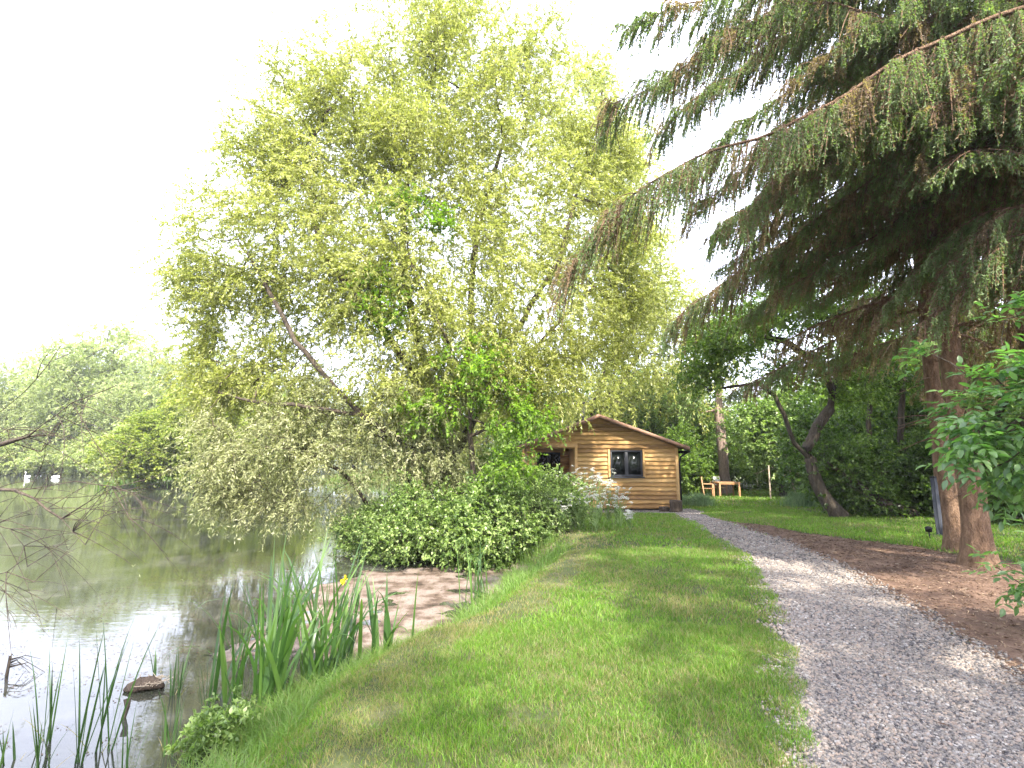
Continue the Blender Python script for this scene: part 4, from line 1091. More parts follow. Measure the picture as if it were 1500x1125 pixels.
# gravel stones
def stones(mb, x, y, z, s, tint):
    n = len(x)
    c = np.array([[i, j, k] for i in (-1, 1) for j in (-1, 1) for k in (-1, 1)], float)
    V = c[None] * rng.uniform(.55, 1, (n, 8, 3)) * (s * .5)[:, None, None] * rng.uniform(.6, 1.15, (n, 1, 3))
    a = rng.uniform(0, 6.28, n); b_ = rng.normal(0, .6, n)
    ca, sa, cb, sb = np.cos(a)[:, None], np.sin(a)[:, None], np.cos(b_)[:, None], np.sin(b_)[:, None]
    X, Yv, Z = V[..., 0], V[..., 1], V[..., 2]
    X, Z = X * cb + Z * sb, -X * sb + Z * cb
    X, Yv = X * ca - Yv * sa, X * sa + Yv * ca
    V = np.stack([X + x[:, None], Yv + y[:, None], Z + z[:, None]], axis=-1)
    f = np.array([[0, 1, 3, 2], [4, 6, 7, 5], [0, 4, 5, 1], [2, 3, 7, 6], [0, 2, 6, 4], [1, 5, 7, 3]])
    mb.add(V.reshape(-1, 3), (np.arange(n)[:, None, None] * 8 + f[None]).reshape(-1, 4), np.repeat(tint, 8))
gv = MB()
for (n, y0, y1, s0, s1) in [(52000, 2.0, 4.6, .010, .026), (34000, 4.6, 8.0, .014, .030), (20000, 8.0, 19, .022, .045)]:
    x, y = scatter(n * 3, y0, y1, 1.2, 7.0, .6)
    dd = dpoly(x, y, path_poly); ins = inpoly(x, y, path_poly)
    k = ins | (dd < .02 + .25 * rng.random(len(x)) ** 4); x = x[k][:n]; y = y[k][:n]
    s = rng.uniform(s0, s1, len(x))
    g = vnoise(x * 1.2, y * 1.2, 15)
    stones(gv, x, y, H(x, y) + s * .12, s, np.clip(rng.beta(2, 2, len(x)) * .95 + (g - .5) * .15, 0, 1))
tag(gv.build('gravel', M['stone']), 'loose grey and pinkish stone chippings covering the winding path', 'gravel', kind='stuff')
# litter bits
lt = MB()
x, y = scatter(90000, 2.2, 16, 2.5, 13, .5, 1.3)
k = (inpoly(x, y, litter_poly) & ~inpoly(x, y, path_poly)) | ((dpoly(x, y, path_poly) < .25) & (rng.random(len(x)) < .12)) | (rng.random(len(x)) < .012)
x = x[k]; y = y[k]; n = len(x)
a = rng.uniform(0, 6.28, n)
leafquads(lt, np.stack([x, y, H(x, y) + .006 + .012 * rng.random(n)], axis=-1), nrm(np.stack([np.cos(a), np.sin(a), rng.normal(0, .12, n)], axis=-1)), rng.uniform(.02, .09, n), rng.uniform(.0025, .010, n) * (1 + y * .10), rng.random(n), up=2)
tag(lt.build('needle_litter', M['litter_bit']), 'dry brown needles and twigs scattered under the spruces', 'litter', kind='stuff')
# floating specks and mud debris
dbm = MB()
x, y = scatter(26000, 3.2, 13, -7, -.4, 1)
k = inpoly(x, y, shore) & ((fbm(x * 1.3, y * 2.2, 19) > .50) | inpoly(x, y, mud_poly)); x = x[k]; y = y[k]; n = len(x)
a = rng.uniform(0, 6.28, n)
zz = np.where(inpoly(x, y, mud_poly), .035, .004)
leafquads(dbm, np.stack([x, y, zz], axis=-1), nrm(np.stack([np.cos(a), np.sin(a), 0 * a], axis=-1)), rng.uniform(.006, .04, n), rng.uniform(.003, .012, n), rng.random(n) * .45, fold=.02, up=6)
tag(dbm.build('floating_debris', M['litter_bit']), 'small dark bits of leaf and twig floating at the pond edge', 'debris', kind='stuff')

# ------------------------------------------------------------------ water-side plants
def strap(mb, base, az, L, Wd, lean, bend, tint, fold=.2, n=9):
    u = np.linspace(0, 1, n)
    ang = lean + bend * u ** 2.2
    dz = np.cos(ang); dr = np.sin(ang)
    st = L / (n - 1)
    r = np.concatenate([[0], np.cumsum(dr[:-1] * st)]); z = np.concatenate([[0], np.cumsum(dz[:-1] * st)])
    o = np.array([math.cos(az), math.sin(az), 0]); s = np.array([-math.sin(az), math.cos(az), 0])
    tw = rng.uniform(-.9, .9)
    s = s * math.cos(tw) + o * math.sin(tw)
    C = base + o * r[:, None] + np.array([0, 0, 1]) * z[:, None]
    wv = Wd * .5 * np.minimum(1, (1 - u) * 3.2 + .02) * (.7 + .3 * np.sin(np.pi * np.minimum(u * 1.6, 1)))
    V = np.concatenate([C - s * wv[:, None], C + o * (wv * fold)[:, None], C + s * wv[:, None]])
    F = [[i, i + n, i + n + 1, i + 1] for i in range(n - 1)] + [[i + n, i + 2 * n, i + 2 * n + 1, i + n + 1] for i in range(n - 1)]
    mb.add(V, F, np.clip(tint + np.tile(u, 3) * .15, 0, 1))
gi = 'flag irises at the pond edge'
irises = [(395, 1035, .95, 18, 'dense flag iris clump with broad arching leaves at the pond edge'), (455, 1010, 1.0, 15, 'tall upright flag iris clump right of the arching one'),
          (500, 990, .85, 12, 'flag iris bearing the yellow flower'), (560, 985, .6, 8, 'short flag iris at the right end of the row'), (345, 1015, .75, 9, 'slim flag iris at the left end of the row'), (420, 960, .85, 10, 'flag iris standing at the back beside the mud'), (700, 880, .75, 10, 'bluish iris tuft by the bank below the bushes')]
for px, py, hgt, n, lab in irises:
    x, y = G0(px, py, .08); b0 = np.array([x, y, max(float(H(x, y)), -.02)])
    root = empty('flag_iris', b0, lab, 'iris', gi)
    a = MB()
    for k in range(int(n * 1.9)):
        az = rng.uniform(0, 6.28); L = hgt * 1.7 * rng.uniform(.6, 1.05)
        strap(a, np.array([rng.normal(0, .10), rng.normal(0, .08), 0]), az, L, rng.uniform(.024, .050) * (.6 if px == 700 else 1), rng.uniform(.03, .42), rng.choice([.15, .45, 1.1, 2.3], p=[.28, .32, .22, .18]), rng.uniform(.1, .8))
    a.build('leaves', M['iris'], root)
    if px == 500:
        c = at(505, 850, y + .02) - b0
        s = MB(); s.tube([[0, 0, 0], c * .5 + [.01, 0, 0], c], [.007, .006, .004], k=6, cap=False)
        s.build('stem', M['iris_stem'], root, smooth=True)
        f = MB()
        for k in range(3):                       # falls and standards
            az = k * 2.094 + .4
            o = np.array([math.cos(az), math.sin(az), 0]); sd = np.array([-math.sin(az), math.cos(az), 0])
            rows = [(0, .004, 0), (.02, .016, .012), (.04, .026, .008), (.052, .024, -.012), (.055, .008, -.035)]
            V = [c + o * r - sd * wv + [0, 0, zz_] for r, wv, zz_ in rows] + [c + o * r + sd * wv + [0, 0, zz_] for r, wv, zz_ in rows]
            f.add(V, [[i, i + 5, i + 6, i + 1] for i in range(4)], .6)
            az += 1.047; o = np.array([math.cos(az), math.sin(az), 0]); sd = np.array([-math.sin(az), math.cos(az), 0])
            rows = [(0, .004, 0), (.008, .009, .02), (.010, .010, .04), (.004, .003, .055)]
            V = [c + o * r - sd * wv + [0, 0, zz_] for r, wv, zz_ in rows] + [c + o * r + sd * wv + [0, 0, zz_] for r, wv, zz_ in rows]
            f.add(V, [[i, i + 4, i + 5, i + 1] for i in range(3)], .9)
        f.build('flower', M['yellow'], root)
gr_ = 'reeds standing in the shallow water'
reeds = [(12, 1120, .45, 6, 'short reed clump at the bottom left corner'), (67, 1085, .85, 7, 'reed clump second from the left edge'), (117, 1118, 1.0, 7, 'reed clump third from the left with leaves pointing straight up'),
         (152, 1100, 1.1, 9, 'tallest reed clump, reaching up beside the floating bark'), (228, 990, .45, 4, 'thin bent reed behind the floating bark'), (256, 1020, .55, 9, 'leafy reed tuft right of the floating bark'),
         (248, 1105, .65, 8, 'reed clump with a dry yellow stem near the bottom bank'), (300, 1035, .65, 7, 'reed clump left of the arching iris'), (60, 1130, .6, 6, 'reed clump at the bottom edge near the left corner'), (185, 1150, .8, 7, 'reed clump cut by the bottom edge below the tallest reeds'),
         (350, 965, .75, 9, 'tall slim reeds behind the left irises'), (395, 935, .7, 8, 'slim reeds at the back in front of the mud')]
for px, py, hgt, n, lab in reeds:
    x, y = G0(px, py, 0.0); b0 = np.array([x, y, -.06])
    a = MB()
    for k in range(n):
        az = rng.uniform(0, 6.28)
        strap(a, np.array([rng.normal(0, .03), rng.normal(0, .03), 0]), az, hgt * rng.uniform(.55, 1.1), rng.uniform(.010, .018), rng.uniform(.02, .30), rng.choice([.05, .25, 1.4], p=[.6, .3, .1]), rng.uniform(.1, .85), fold=.3)
    for k in range(max(1, n // 4)):
        strap(a, np.array([rng.normal(0, .03), rng.normal(0, .03), 0]), rng.uniform(0, 6.28), hgt * rng.uniform(.2, .5), .008, rng.uniform(.3, .8), .8, .95)
    o = tag(a.build('reed_clump', M['reed']), lab, 'reeds', gr_); o.location = [float(q) for q in b0]

# nettle-like bank plants near the irises
gn = 'leafy weeds on the near bank'
for px, py, s, lab in [(330, 1090, .38, 'dark leafy weed clump at the bottom of the bank below the irises'), (290, 1120, .3, 'leafy weed clump at the bottom left end of the bank'), (600, 900, .3, 'leafy weed tuft by the mud edge'), (790, 800, .45, 'pale leafy weed clump under the bank bushes')]:
    x, y = G(px, py); b0 = ground(x, y)
    t = blobs([(b0 + [0, 0, s * .5], (s * .8, s * .7, s * .5), 34)], 1)
    tree('weed_clump', lab, 'weeds', b0, [([b0, b0 + [0, 0, s * .4]], None)], t, dict(K=4, n=8, tl=.09, L=.05, W=.026, droop=.1, out=.5, tbase=.4, tvar=.8, up=.9), 'shrub', 'flower_stem', gn, step=.1, tip=.002, rmax=.008, parent_names=('stems', 'foliage'))

# cow parsley
gc = 'white cow parsley in front of the cabin'
cps = [(800, 760, 700, 'leftmost, half hidden by the bush'), (815, 765, 692, 'second from the left'), (828, 765, 697, 'in front of the porch opening'), (840, 770, 689, 'in front of the porch corner, tall'), (852, 768, 694, 'right of the tall one'),
       (864, 770, 700, 'left of the window and lower'), (875, 766, 690, 'tall, just left of the window'), (888, 768, 705, 'below the left side of the window'), (900, 770, 712, 'rightmost of the main drift'), (845, 785, 720, 'low and in front of the drift'),
       (870, 790, 728, 'low at the drift foot'), (905, 778, 728, 'small, standing out toward the lawn'), (918, 790, 752, 'smallest, alone on the lawn edge'), (820, 790, 735, 'low, beside the bright bush')]
cp_rg = np.random.default_rng(12)
for i, (px, pyb, pyt, lab) in enumerate(cps):
    Yc = 14.6 - (pyb - 760) * .09
    x = (px - 750) / 750 * Yc; b0 = ground(x, Yc)
    top = at(px, pyt, Yc)
    hh = max(.35, top[2] - b0[2])
    root = empty('cow_parsley', b0, 'white-flowered cow parsley plant, ' + lab, 'wildflower', gc)
    s = MB(); uz = []
    nst = 15
    for k in range(nst):
        a = cp_rg.uniform(0, 6.28); rr_ = cp_rg.uniform(.05, .42) * hh
        e = np.array([math.cos(a) * rr_, math.sin(a) * rr_ * .8, hh * cp_rg.uniform(.62, 1.05)]); m_ = e * [.3, .3, .5]
        s.tube([[0, 0, 0], m_, e], [.008, .006, .004], k=4, cap=False); uz.append(e)
    for c in range(10):
        a = cp_rg.uniform(0, 6.28); zc = cp_rg.uniform(.05, .5) * hh
        strap(s, np.array([0, 0, zc]), a, .22, .045, .7, .8, .4, n=5)
    s.build('stems', M['flower_stem'], root)
    for e in uz:
        f = MB(); n = 46; rr_ = cp_rg.uniform(.035, .075); tl_ = cp_rg.normal(0, .35, 2)
        a = cp_rg.uniform(0, 6.28, n); q = np.sqrt(cp_rg.random(n)) * rr_
        Q = np.stack([np.cos(a) * q, np.sin(a) * q, .05 - q * q * 4 + (np.cos(a) * tl_[0] + np.sin(a) * tl_[1]) * q + cp_rg.normal(0, .003, n)], axis=-1) + e
        leafquads(f, Q, nrm(cp_rg.normal(0, 1, (n, 3)) * [1, 1, .3]), .026, .022, cp_rg.random(n), up=3)
        f.build('umbel', M['white_flower'], root)

# tussocks
gts = 'bluish grass tussocks on the lawn'
for x, y, s, lab in [(7.3, 20.3, .85, 'bluish grass tussock beside the cabin corner'), (10.5, 18.9, 1.0, 'large bluish grass tussock on the lawn near the twisted tree'), (11.3, 18.6, .75, 'smaller bluish tussock right next to the large one'), (6.9, 21.3, .7, 'grass tussock behind the cabin corner one')]:
    a = MB(); n = 1500
    r = np.abs(rng.normal(0, .33, n)) * s; th = rng.uniform(0, 6.28, n); xx = np.cos(th) * r; yy = np.sin(th) * r
    blades(a, xx, yy, np.zeros(n), rng.uniform(.45, .8, n) * s * (1 - .45 * np.clip(r / s, 0, 1)), rng.uniform(.010, .018, n), np.clip(rng.normal(.5, .25, n), 0, 1), .5, .7)
    o = tag(a.build('grass_tussock', M['tussock']), lab, 'tussock', gts); o.location = [float(q) for q in ground(x, y)]

# ------------------------------------------------------------------ cabin
K = 18.8 / 750.0
cz0 = float(at(880, 745, 18.8)[2])          # base of the cladding
def cxp(px): return (px - 750) * K
def czp(py): return float(at(880, py, 18.8)[2])
yF = 18.8
xL, xR = cxp(771), cxp(990)
xPort = cxp(841)                             # right edge of the porch opening
xPost = cxp(783)
zEave = czp(655); zRidge = czp(608); xRidge = cxp(875)
zOpenT = czp(655); zOpenB = czp(712)
wx0, wx1, wz0, wz1 = cxp(892), cxp(938.5), czp(698), czp(659.5)
cab = empty('log_cabin', (xL, yF, cz0), 'small timber cabin with wavy orange-brown cladding and a low gable roof', 'cabin')
co = np.array([xL, yF, cz0])
def roofz(x):
    return zRidge - (x - xRidge) * (zRidge - zEave) / (cxp(1003) - xRidge) if x > xRidge else zRidge - (xRidge - x) * (zRidge - zEave) / (xRidge - cxp(757))
ROWH = .152
def wavy_board(mb, x0, x1, z0, z1t, z1t2, y, nrm_y=-1, t=.5, seed=0):
    """one waney-edged board, thick at the foot"""
    n = max(3, int((x1 - x0) / .07))
    u = np.linspace(x0, x1, n)
    wob = (fbm(u * 1.7, np.full(n, seed * 3.3), 40) - .5) * .030 + (vnoise(u * 6, np.full(n, seed * 1.7), 41) - .5) * .008
    zt = np.interp(u, [x0, x1], [z1t, z1t2])
    zb = np.minimum(z0 + wob, zt - .004)
    yb = y + nrm_y * .036; yt = y + nrm_y * .010
    bot_f = np.stack([u, np.full(n, yb), zb], -1); bot_b = np.stack([u, np.full(n, y), zb + .004], -1)
    top_f = np.stack([u, np.full(n, yt), zt], -1)
    i = np.arange(n - 1)
    mb.add(np.concatenate([bot_b, bot_f, top_f]), np.concatenate([np.stack([i, i + 1, i + n + 1, i + n], -1), np.stack([i + n, i + n + 1, i + 2 * n + 1, i + 2 * n], -1)]), t)
clad = MB()
zrow = cz0; k = 0
while zrow < zRidge:
    z1 = zrow + ROWH + .02
    spans = [(xL, xR)]
    def cut(sp, a, b_):
        o = []
        for p, q in sp:
            if q <= a or p >= b_: o.append((p, q))
            else:
                if p < a: o.append((p, a))
                if q > b_: o.append((b_, q))
        return o
    zm = zrow + ROWH * .5
    if wz0 - .06 < zm < wz1 + .06: spans = cut(spans, wx0 - .05, wx1 + .05)
    if zm < zOpenT: spans = cut(spans, xPost, xPort)
    for (p, q) in spans:
        # limit by roof slope
        zlim = z1 - .01
        xs = np.linspace(p, q, 60); ok_ = np.array([roofz(a) - .10 > zrow + .03 for a in xs])
        if not ok_.any(): continue
        p2, q2 = xs[ok_].min(), xs[ok_].max()
        bp_ = [p2] + [v for v in (cxp(875),) if p2 < v < q2] + ([q2])
        nseg = max(2, int((q2 - p2) / .12)); uu = np.linspace(p2, q2, nseg)
        zt = np.array([min(z1, roofz(a) - .07) for a in uu])
        tnt = rng.random()
        for a_i in range(1):
            n = nseg
            wob = (fbm(uu * 1.9 + k * 7, np.full(n, k * 3.3), 40) - .5) * .05 + (vnoise(uu * 7, np.full(n, k * 1.7), 41) - .5) * .010
            zb = np.minimum(zrow + wob, zt - .004)
            bb = np.stack([uu, np.full(n, yF + .02), zb + .012], -1); bf = np.stack([uu, np.full(n, yF - .032), zb], -1); tf = np.stack([uu, np.full(n, yF - .004), zt], -1)
            mid = np.stack([uu, np.full(n, yF - .028), zb + .05 + .3 * wob], -1)
            i = np.arange(n - 1)
            clad.add(np.concatenate([bb, bf, mid, tf]), np.concatenate([np.stack([i + s_ * n, i + 1 + s_ * n, i + 1 + (s_ + 1) * n, i + (s_ + 1) * n], -1) for s_ in range(3)]), tnt)
    zrow += ROWH; k += 1
clad.build('cladding', M['cladding'], cab, origin=co)
# solid wall shell behind the cladding (with the porch recess and window opening left open)
wall = MB(); D = 8.0
def wbox(x0, x1, y0, y1, z0, z1, mb=wall, t=.5): mb.box(((x0 + x1) / 2, (y0 + y1) / 2, (z0 + z1) / 2), (x1 - x0, y1 - y0, z1 - z0), t)
zb_ = cz0 - .25
def wpoly(x0, x1, z0, n=14):      # gable-topped slab
    xs = np.linspace(x0, x1, n)
    zt = np.array([roofz(a) - .09 for a in xs])
    V = []; 
    for yv in (yF + .005, yF + .13):
        V += [[a, yv, z0] for a in xs] + [[a, yv, b_] for a, b_ in zip(xs, zt)]
    m_ = 2 * n; F = []
    for i in range(n - 1):
        F += [[i, i + 1, n + i + 1, n + i], [m_ + i + 1, m_ + i, m_ + n + i, m_ + n + i + 1], [n + i, n + i + 1, m_ + n + i + 1, m_ + n + i], [i + 1, i, m_ + i, m_ + i + 1]]
    wall.add(V, F, .5)
wpoly(xL, xR, zOpenT)
wbox(xL, xPost, yF + .005, yF + .13, zb_, zOpenT - .002)
wbox(xPort, wx0, yF + .005, yF + .13, zb_, zOpenT - .002)
wbox(wx0 + .002, wx1 - .002, yF + .005, yF + .13, zb_, wz0)
wbox(wx0 + .002, wx1 - .002, yF + .005, yF + .13, wz1, zOpenT - .002) if zOpenT > wz1 + .01 else None
wbox(wx1, xR, yF + .005, yF + .13, zb_, zOpenT - .002)
wbox(xR - .13, xR, yF + .14, yF + D, zb_, zEave)                  # right side
wbox(xL, xR - .14, yF + D - .13, yF + D, zb_, zEave)              # back
yP = yF + 1.9                                                     # porch depth
wbox(xPort, xPort + .12, yF + .14, yP - .002, zb_, zOpenT + .2)           # porch return wall
wbox(xL, xPort + .12, yP, yP + .12, zb_, zOpenT + .2)             # porch back wall
wbox(xL, xL + .12, yP + .13, yF + D - .14, zb_, zEave)            # left side behind porch
wall.build('wall', M['cladding'], cab, origin=co)
fl = MB(); fl.box(((xL + xPort) / 2, yF + .95, cz0 - .05), (xPort - xL, 1.88, .1)); fl.build('porch_floor', M['fascia'], cab, origin=co)
ceil = MB(); ceil.box(((xL + xPort) / 2, yF + 1.02, zOpenT + .06), (xPort - xL - .02, 1.75, .05)); ceil.build('porch_ceiling', M['cladding'], cab, origin=co)
# horizontal boards on porch back
pb = MB()
for r in range(14):
    z = cz0 + r * ROWH
    pb.box(((xL + xPort) / 2, yP - .012, z + ROWH / 2), (xPort - xL - .02, .02, ROWH - .012), rng.random())
pb.build('porch_boards', M['cladding'], cab, origin=co)
# trims: corner posts, window surround, header beam
tr = MB()
tr.bbox((xR - .05, yF - .055, (cz0 + zEave) / 2 - .03), (.11, .045, zEave - cz0 - .02), t=.9)
tr.bbox((xPort + .045, yF - .055, (cz0 + zOpenT) / 2), (.10, .045, zOpenT - cz0), t=.8)
tr.bbox((xPost - .05, yF - .055, (cz0 + zOpenT) / 2), (.10, .045, zOpenT - cz0), t=.7)
for sx in (wx0 - .045, wx1 + .045): tr.bbox((sx, yF - .056, (wz0 + wz1) / 2), (.075, .046, wz1 - wz0 + .06), t=.6)
tr.build('trim', M['cladding'], cab, origin=co)
hb_ = MB(); hb_.bbox(((xPost + xPort) / 2, yF - .05, zOpenT + .06), (xPort - xPost + .2, .06, .15), t=.7); hb_.build('header_beam', M['cladding'], cab, origin=co)
def window(x0, x1, z0, z1, y, mull=True, name='window'):
    fr = MB(); fw = .065
    fr.bbox(((x0 + x1) / 2, y - .02, z1 - fw / 2), (x1 - x0, .10, fw)); fr.bbox(((x0 + x1) / 2, y - .02, z0 + fw / 2), (x1 - x0, .10, fw))
    for sx in (x0 + fw / 2, x1 - fw / 2): fr.bbox((sx, y - .02, (z0 + z1) / 2), (fw, .098, z1 - z0 - 2 * fw))
    if mull: fr.bbox(((x0 + x1) / 2, y - .018, (z0 + z1) / 2), (.12, .095, z1 - z0 - 2 * fw))
    o = fr.build(name, M['frame'], cab, origin=co)
    for a, b_ in (((x0 + fw, (x0 + x1) / 2 - .06), ((x0 + x1) / 2 + .06, x1 - fw)) if mull else ((x0 + fw, x1 - fw),)):
        g = MB(); g.box(((a + b_) / 2, y + .01, (z0 + z1) / 2), (b_ - a, .012, z1 - z0 - 2 * fw)); g.build('pane', M['glass'], o, origin=co)
    s = MB(); s.bbox(((x0 + x1) / 2, y - .075, z0 - .03), (x1 - x0 + .08, .13, .045)); s.build('sill', M['frame'], o, origin=co)
    return o
window(wx0, wx1, wz0, wz1, yF)
window(cxp(785) + .12, cxp(785) + 1.05, czp(697), czp(662), yP - .03)
# roof
rf = MB(); ov = .16; y0 = yF - .32; y1 = yF + D + .3
xe0, xe1 = cxp(757), cxp(1004)
def slab(xa, za, xb, zb2, th, y0, y1, mb, t=.5):
    V = [[xa, y0, za], [xb, y0, zb2], [xb, y0, zb2 - th], [xa, y0, za - th], [xa, y1, za], [xb, y1, zb2], [xb, y1, zb2 - th], [xa, y1, za - th]]
    mb.add(V, [[0, 1, 2, 3], [7, 6, 5, 4], [4, 5, 1, 0], [3, 2, 6, 7], [0, 3, 7, 4], [1, 5, 6, 2]], t)
zE0 = roofz(xe0); zE1 = roofz(xe1)
slab(xe0, zE0, xRidge - .001, zRidge, .06, y0 + .03, y1, rf); slab(xRidge + .001, zRidge, xe1, zE1, .06, y0 + .03, y1, rf)
rf.build('roof', M['roof'], cab, origin=co)
fa = MB()
slab(xe0 - .01, zE0 + .015, xRidge - .001, zRidge + .015, .135, y0, y0 + .028, fa); slab(xRidge + .001, zRidge + .015, xe1 + .01, zE1 + .015, .135, y0, y0 + .028, fa)
slab(xe0 + .05, zE0 - .075, xRidge - .001, zRidge - .075, .02, y0 + .03, yF - .002, fa, .3); slab(xRidge + .001, zRidge - .075, xe1 - .05, zE1 - .075, .02, y0 + .03, yF - .002, fa, .3)
fa.build('fascia', M['fascia'], cab, origin=co)
fp = MB(); fx = cxp(854) * (yF + 2.5) / yF
zc = float(at(854, 588, yF + 2.5)[2])
fp.tube([[fx, yF + 2.5, zRidge - .5], [fx, yF + 2.5, zc - .12]], .075, k=12); fp.tube([[fx, yF + 2.5, zc - .118], [fx, yF + 2.5, zc - .04]], [.11, .11], k=12); fp.tube([[fx, yF + 2.5, zc - .038], [fx, yF + 2.5, zc]], [.12, .05], k=12)
fp.build('flue', M['black'], cab, smooth=True, origin=co)
gt_ = MB()
gt_.tube([[xe1 - .03, y0 + .05, zE1 - .16], [xe1 - .03, y1, zE1 - .18]], .055, k=8); gt_.build('gutter', M['black'], cab, origin=co)
dp = MB(); dp.tube([[xe1 - .03, yF - .03, zE1 - .2], [xR + .10, yF - .06, zE1 - .34], [xR + .045, yF - .06, zE1 - .5], [xR + .045, yF - .06, cz0 - .02]], .035, k=8)
dp.build('downpipe', M['black'], cab, smooth=True, origin=co)
bs = MB(); bs.box(((xPort + xR) / 2, yF + .03, cz0 - .11), (xR - xPort - .1, .07, .2)); bs.build('plinth', M['interior'], cab, origin=co)

# porch things
root = empty('kettle_barbecue', (cxp(789), yF - .5, ground(cxp(789), yF - .5)[2]), 'black kettle barbecue beside the cabin porch, behind the flowers', 'barbecue')
bowl = MB(); hB = czp(703) - root.location.z
bowl.lathe((0, 0, hB), [(.02, -.24), (.16, -.21), (.26, -.10), (.285, .0), (.29, .01), (.26, .08), (.16, .17), (.03, .20)], 18); bowl.build('bowl', M['black'], root, smooth=True)
for k in range(3):
    a = k * 2.094 + .5; lg = MB(); lg.tube([[.14 * math.cos(a), .14 * math.sin(a), hB - .2], [.27 * math.cos(a), .27 * math.sin(a), 0]], .014, k=6); lg.build('leg', M['black'], root)
hd = MB(); hd.tube([[-.07, 0, hB + .19], [-.05, 0, hB + .25], [.05, 0, hB + .25], [.07, 0, hB + .19]], .012, k=6); hd.build('handle', M['teak'], root)
g_ = ground(cxp(836), yF - .35)
pot = empty('flower_pot', g_, 'dark red pot standing by the porch corner behind the flowers', 'pot')
p1 = MB(); p1.lathe((0, 0, 0), [(.0, 0), (.13, 0), (.19, .30), (.21, .30), (.21, .36), (.18, .36), (.17, .30), (.0, .29)], 16); p1.build('body', M['terracotta'], pot, smooth=False)
p2 = MB(); n = 90; Q = rng.normal(0, .09, (n, 3)) + [0, 0, .36]; leafquads(p2, Q, nrm(rng.normal(0, 1, (n, 3)) + [0, 0, .6]), .10, .04, rng.random(n)); p2.build('plant', M['dark'], pot)

# log stumps at the corner
gsx = 'log stumps at the cabin corner'
for px, w_, h_, yy, lab in [(984, .21, .40, 18.1, 'dark upright log stump at the right foot of the cabin wall'), (967, .17, .17, 18.35, 'low dark log beside the taller stump by the cabin wall')]:
    b0 = ground(cxp(px) * yy / 18.8, yy); s = MB(); zz = np.linspace(0, h_, 6)
    s.tube(np.stack([zz * 0, zz * 0, zz], -1), [w_ * 1.08, w_ * 1.02, w_, w_ * .98, w_, w_ * .97], k=16, bump=.08)
    o = tag(s.build('log_stump', M['logbark']), lab, 'log', gsx); o.location = [float(q) for q in b0]

# ------------------------------------------------------------------ garden table and chairs
tbx, tby = at(1064, 709, 26.6)[0], 26.6
tz = float(H(tbx, tby))
tb = empty('garden_table', (tbx, tby, tz), 'wooden garden table with a slatted top on the far lawn', 'table')
t = MB()
for k in range(7): t.bbox((0, -.36 + k * .12, .74), (1.12, .112, .028), t=rng.random())
t.build('tabletop', M['teak'], tb)
ap = MB(); ap.bbox((0, -.38, .685), (1.0, .025, .075)); ap.bbox((0, .38, .685), (1.0, .025, .075)); ap.bbox((-.5, 0, .685), (.025, .735, .075)); ap.bbox((.5, 0, .685), (.025, .735, .075)); ap.build('apron', M['teak'], tb)
for sx in (-.5, .5):
    for sy in (-.38, .38):
        l = MB(); l.bbox((sx * .985, sy * .97, .36), (.07, .07, .72)); l.build('leg', M['teak'], tb)
def chair(x, y, rz, label, cushion=False):
    c = empty('garden_chair', (x, y, float(H(x, y))), label, 'chair', 'wooden garden chairs at the table', rz)
    s = MB()
    for k in range(6): s.bbox((0, -.22 + k * .085, .43), (.52, .075, .025), t=rng.random())
    s.build('seat', M['teak'], c)
    bk = MB(); bk.bbox((0, .30, .99), (.56, .035, .08), rx=-.18); bk.bbox((0, .235, .52), (.54, .03, .06), rx=-.18)
    for k in range(7): bk.bbox((-.21 + k * .07, .265, .76), (.045, .02, .42), rx=-.15)
    bk.build('backrest', M['teak'], c)
    for sx in (-.28, .28):
        a = MB(); a.bbox((sx, 0, .66), (.06, .52, .028)); a.build('armrest', M['teak'], c)
        l = MB(); l.bbox((sx, -.24, .325), (.05, .05, .64)); l.build('leg', M['teak'], c)
        l = MB(); l.bbox((sx, .27, .50), (.05, .05, 1.02), rx=-.12); l.build('leg', M['teak'], c)
    if cushion:
        q = MB(); q.bbox((0, .215, .78), (.50, .07, .46), b=.03, rx=-.16); q.build('cushion', M['cushion'], c)
    return c
chair(at(1037, 709, 26.4)[0], 26.4, R(75), 'wooden garden armchair left of the table, its slatted back to the cabin')
chair(at(1053, 709, 27.4)[0], 27.4, R(15), 'garden armchair behind the table with a pale white back cushion', True)

# posts
def simple(name, label, cat, loc): return empty(name, loc, label, cat)
b0 = ground(at(1127, 700, 24)[0], 24.0)
s = MB(); hp = float(at(1127, 682, 24)[2]) - b0[2]; s.bbox((0, 0, hp / 2 - .05), (.05, .05, hp + .1)); s.box((0, 0, hp + .005), (.06, .06, .02))
tag(s.build('fence_post', M['post_wood']), 'pale thin wooden post at the back of the lawn', 'post').location = [float(q) for q in b0]
b0 = ground(at(1374, 740, 10.6)[0], 10.6)
hp = float(at(1374, 700, 10.6)[2]) - b0[2]
pr_ = empty('utility_post', b0, 'blue-grey upright post behind the spruce trunks', 'post')
s = MB(); s.bbox((0, 0, hp / 2), (.13, .10, hp)); s.build('body', M['post'], pr_); s = MB(); s.bbox((0, 0, hp + .016), (.15, .12, .03)); s.build('cap', M['black'], pr_)
b0 = on(1362, 790)
pl_ = empty('path_light', b0, 'small black garden light on the verge left of the spruce trunks', 'light')
s = MB(); s.tube([[0, 0, -.05], [0, 0, .14]], .012, k=6); s.build('stake', M['black'], pl_)
s = MB(); s.lathe((0, 0, .14), [(0, 0), (.05, 0), (.06, .06), (.075, .07), (.04, .10), (0, .11)], 12); s.build('lamp_head', M['black'], pl_, smooth=True)

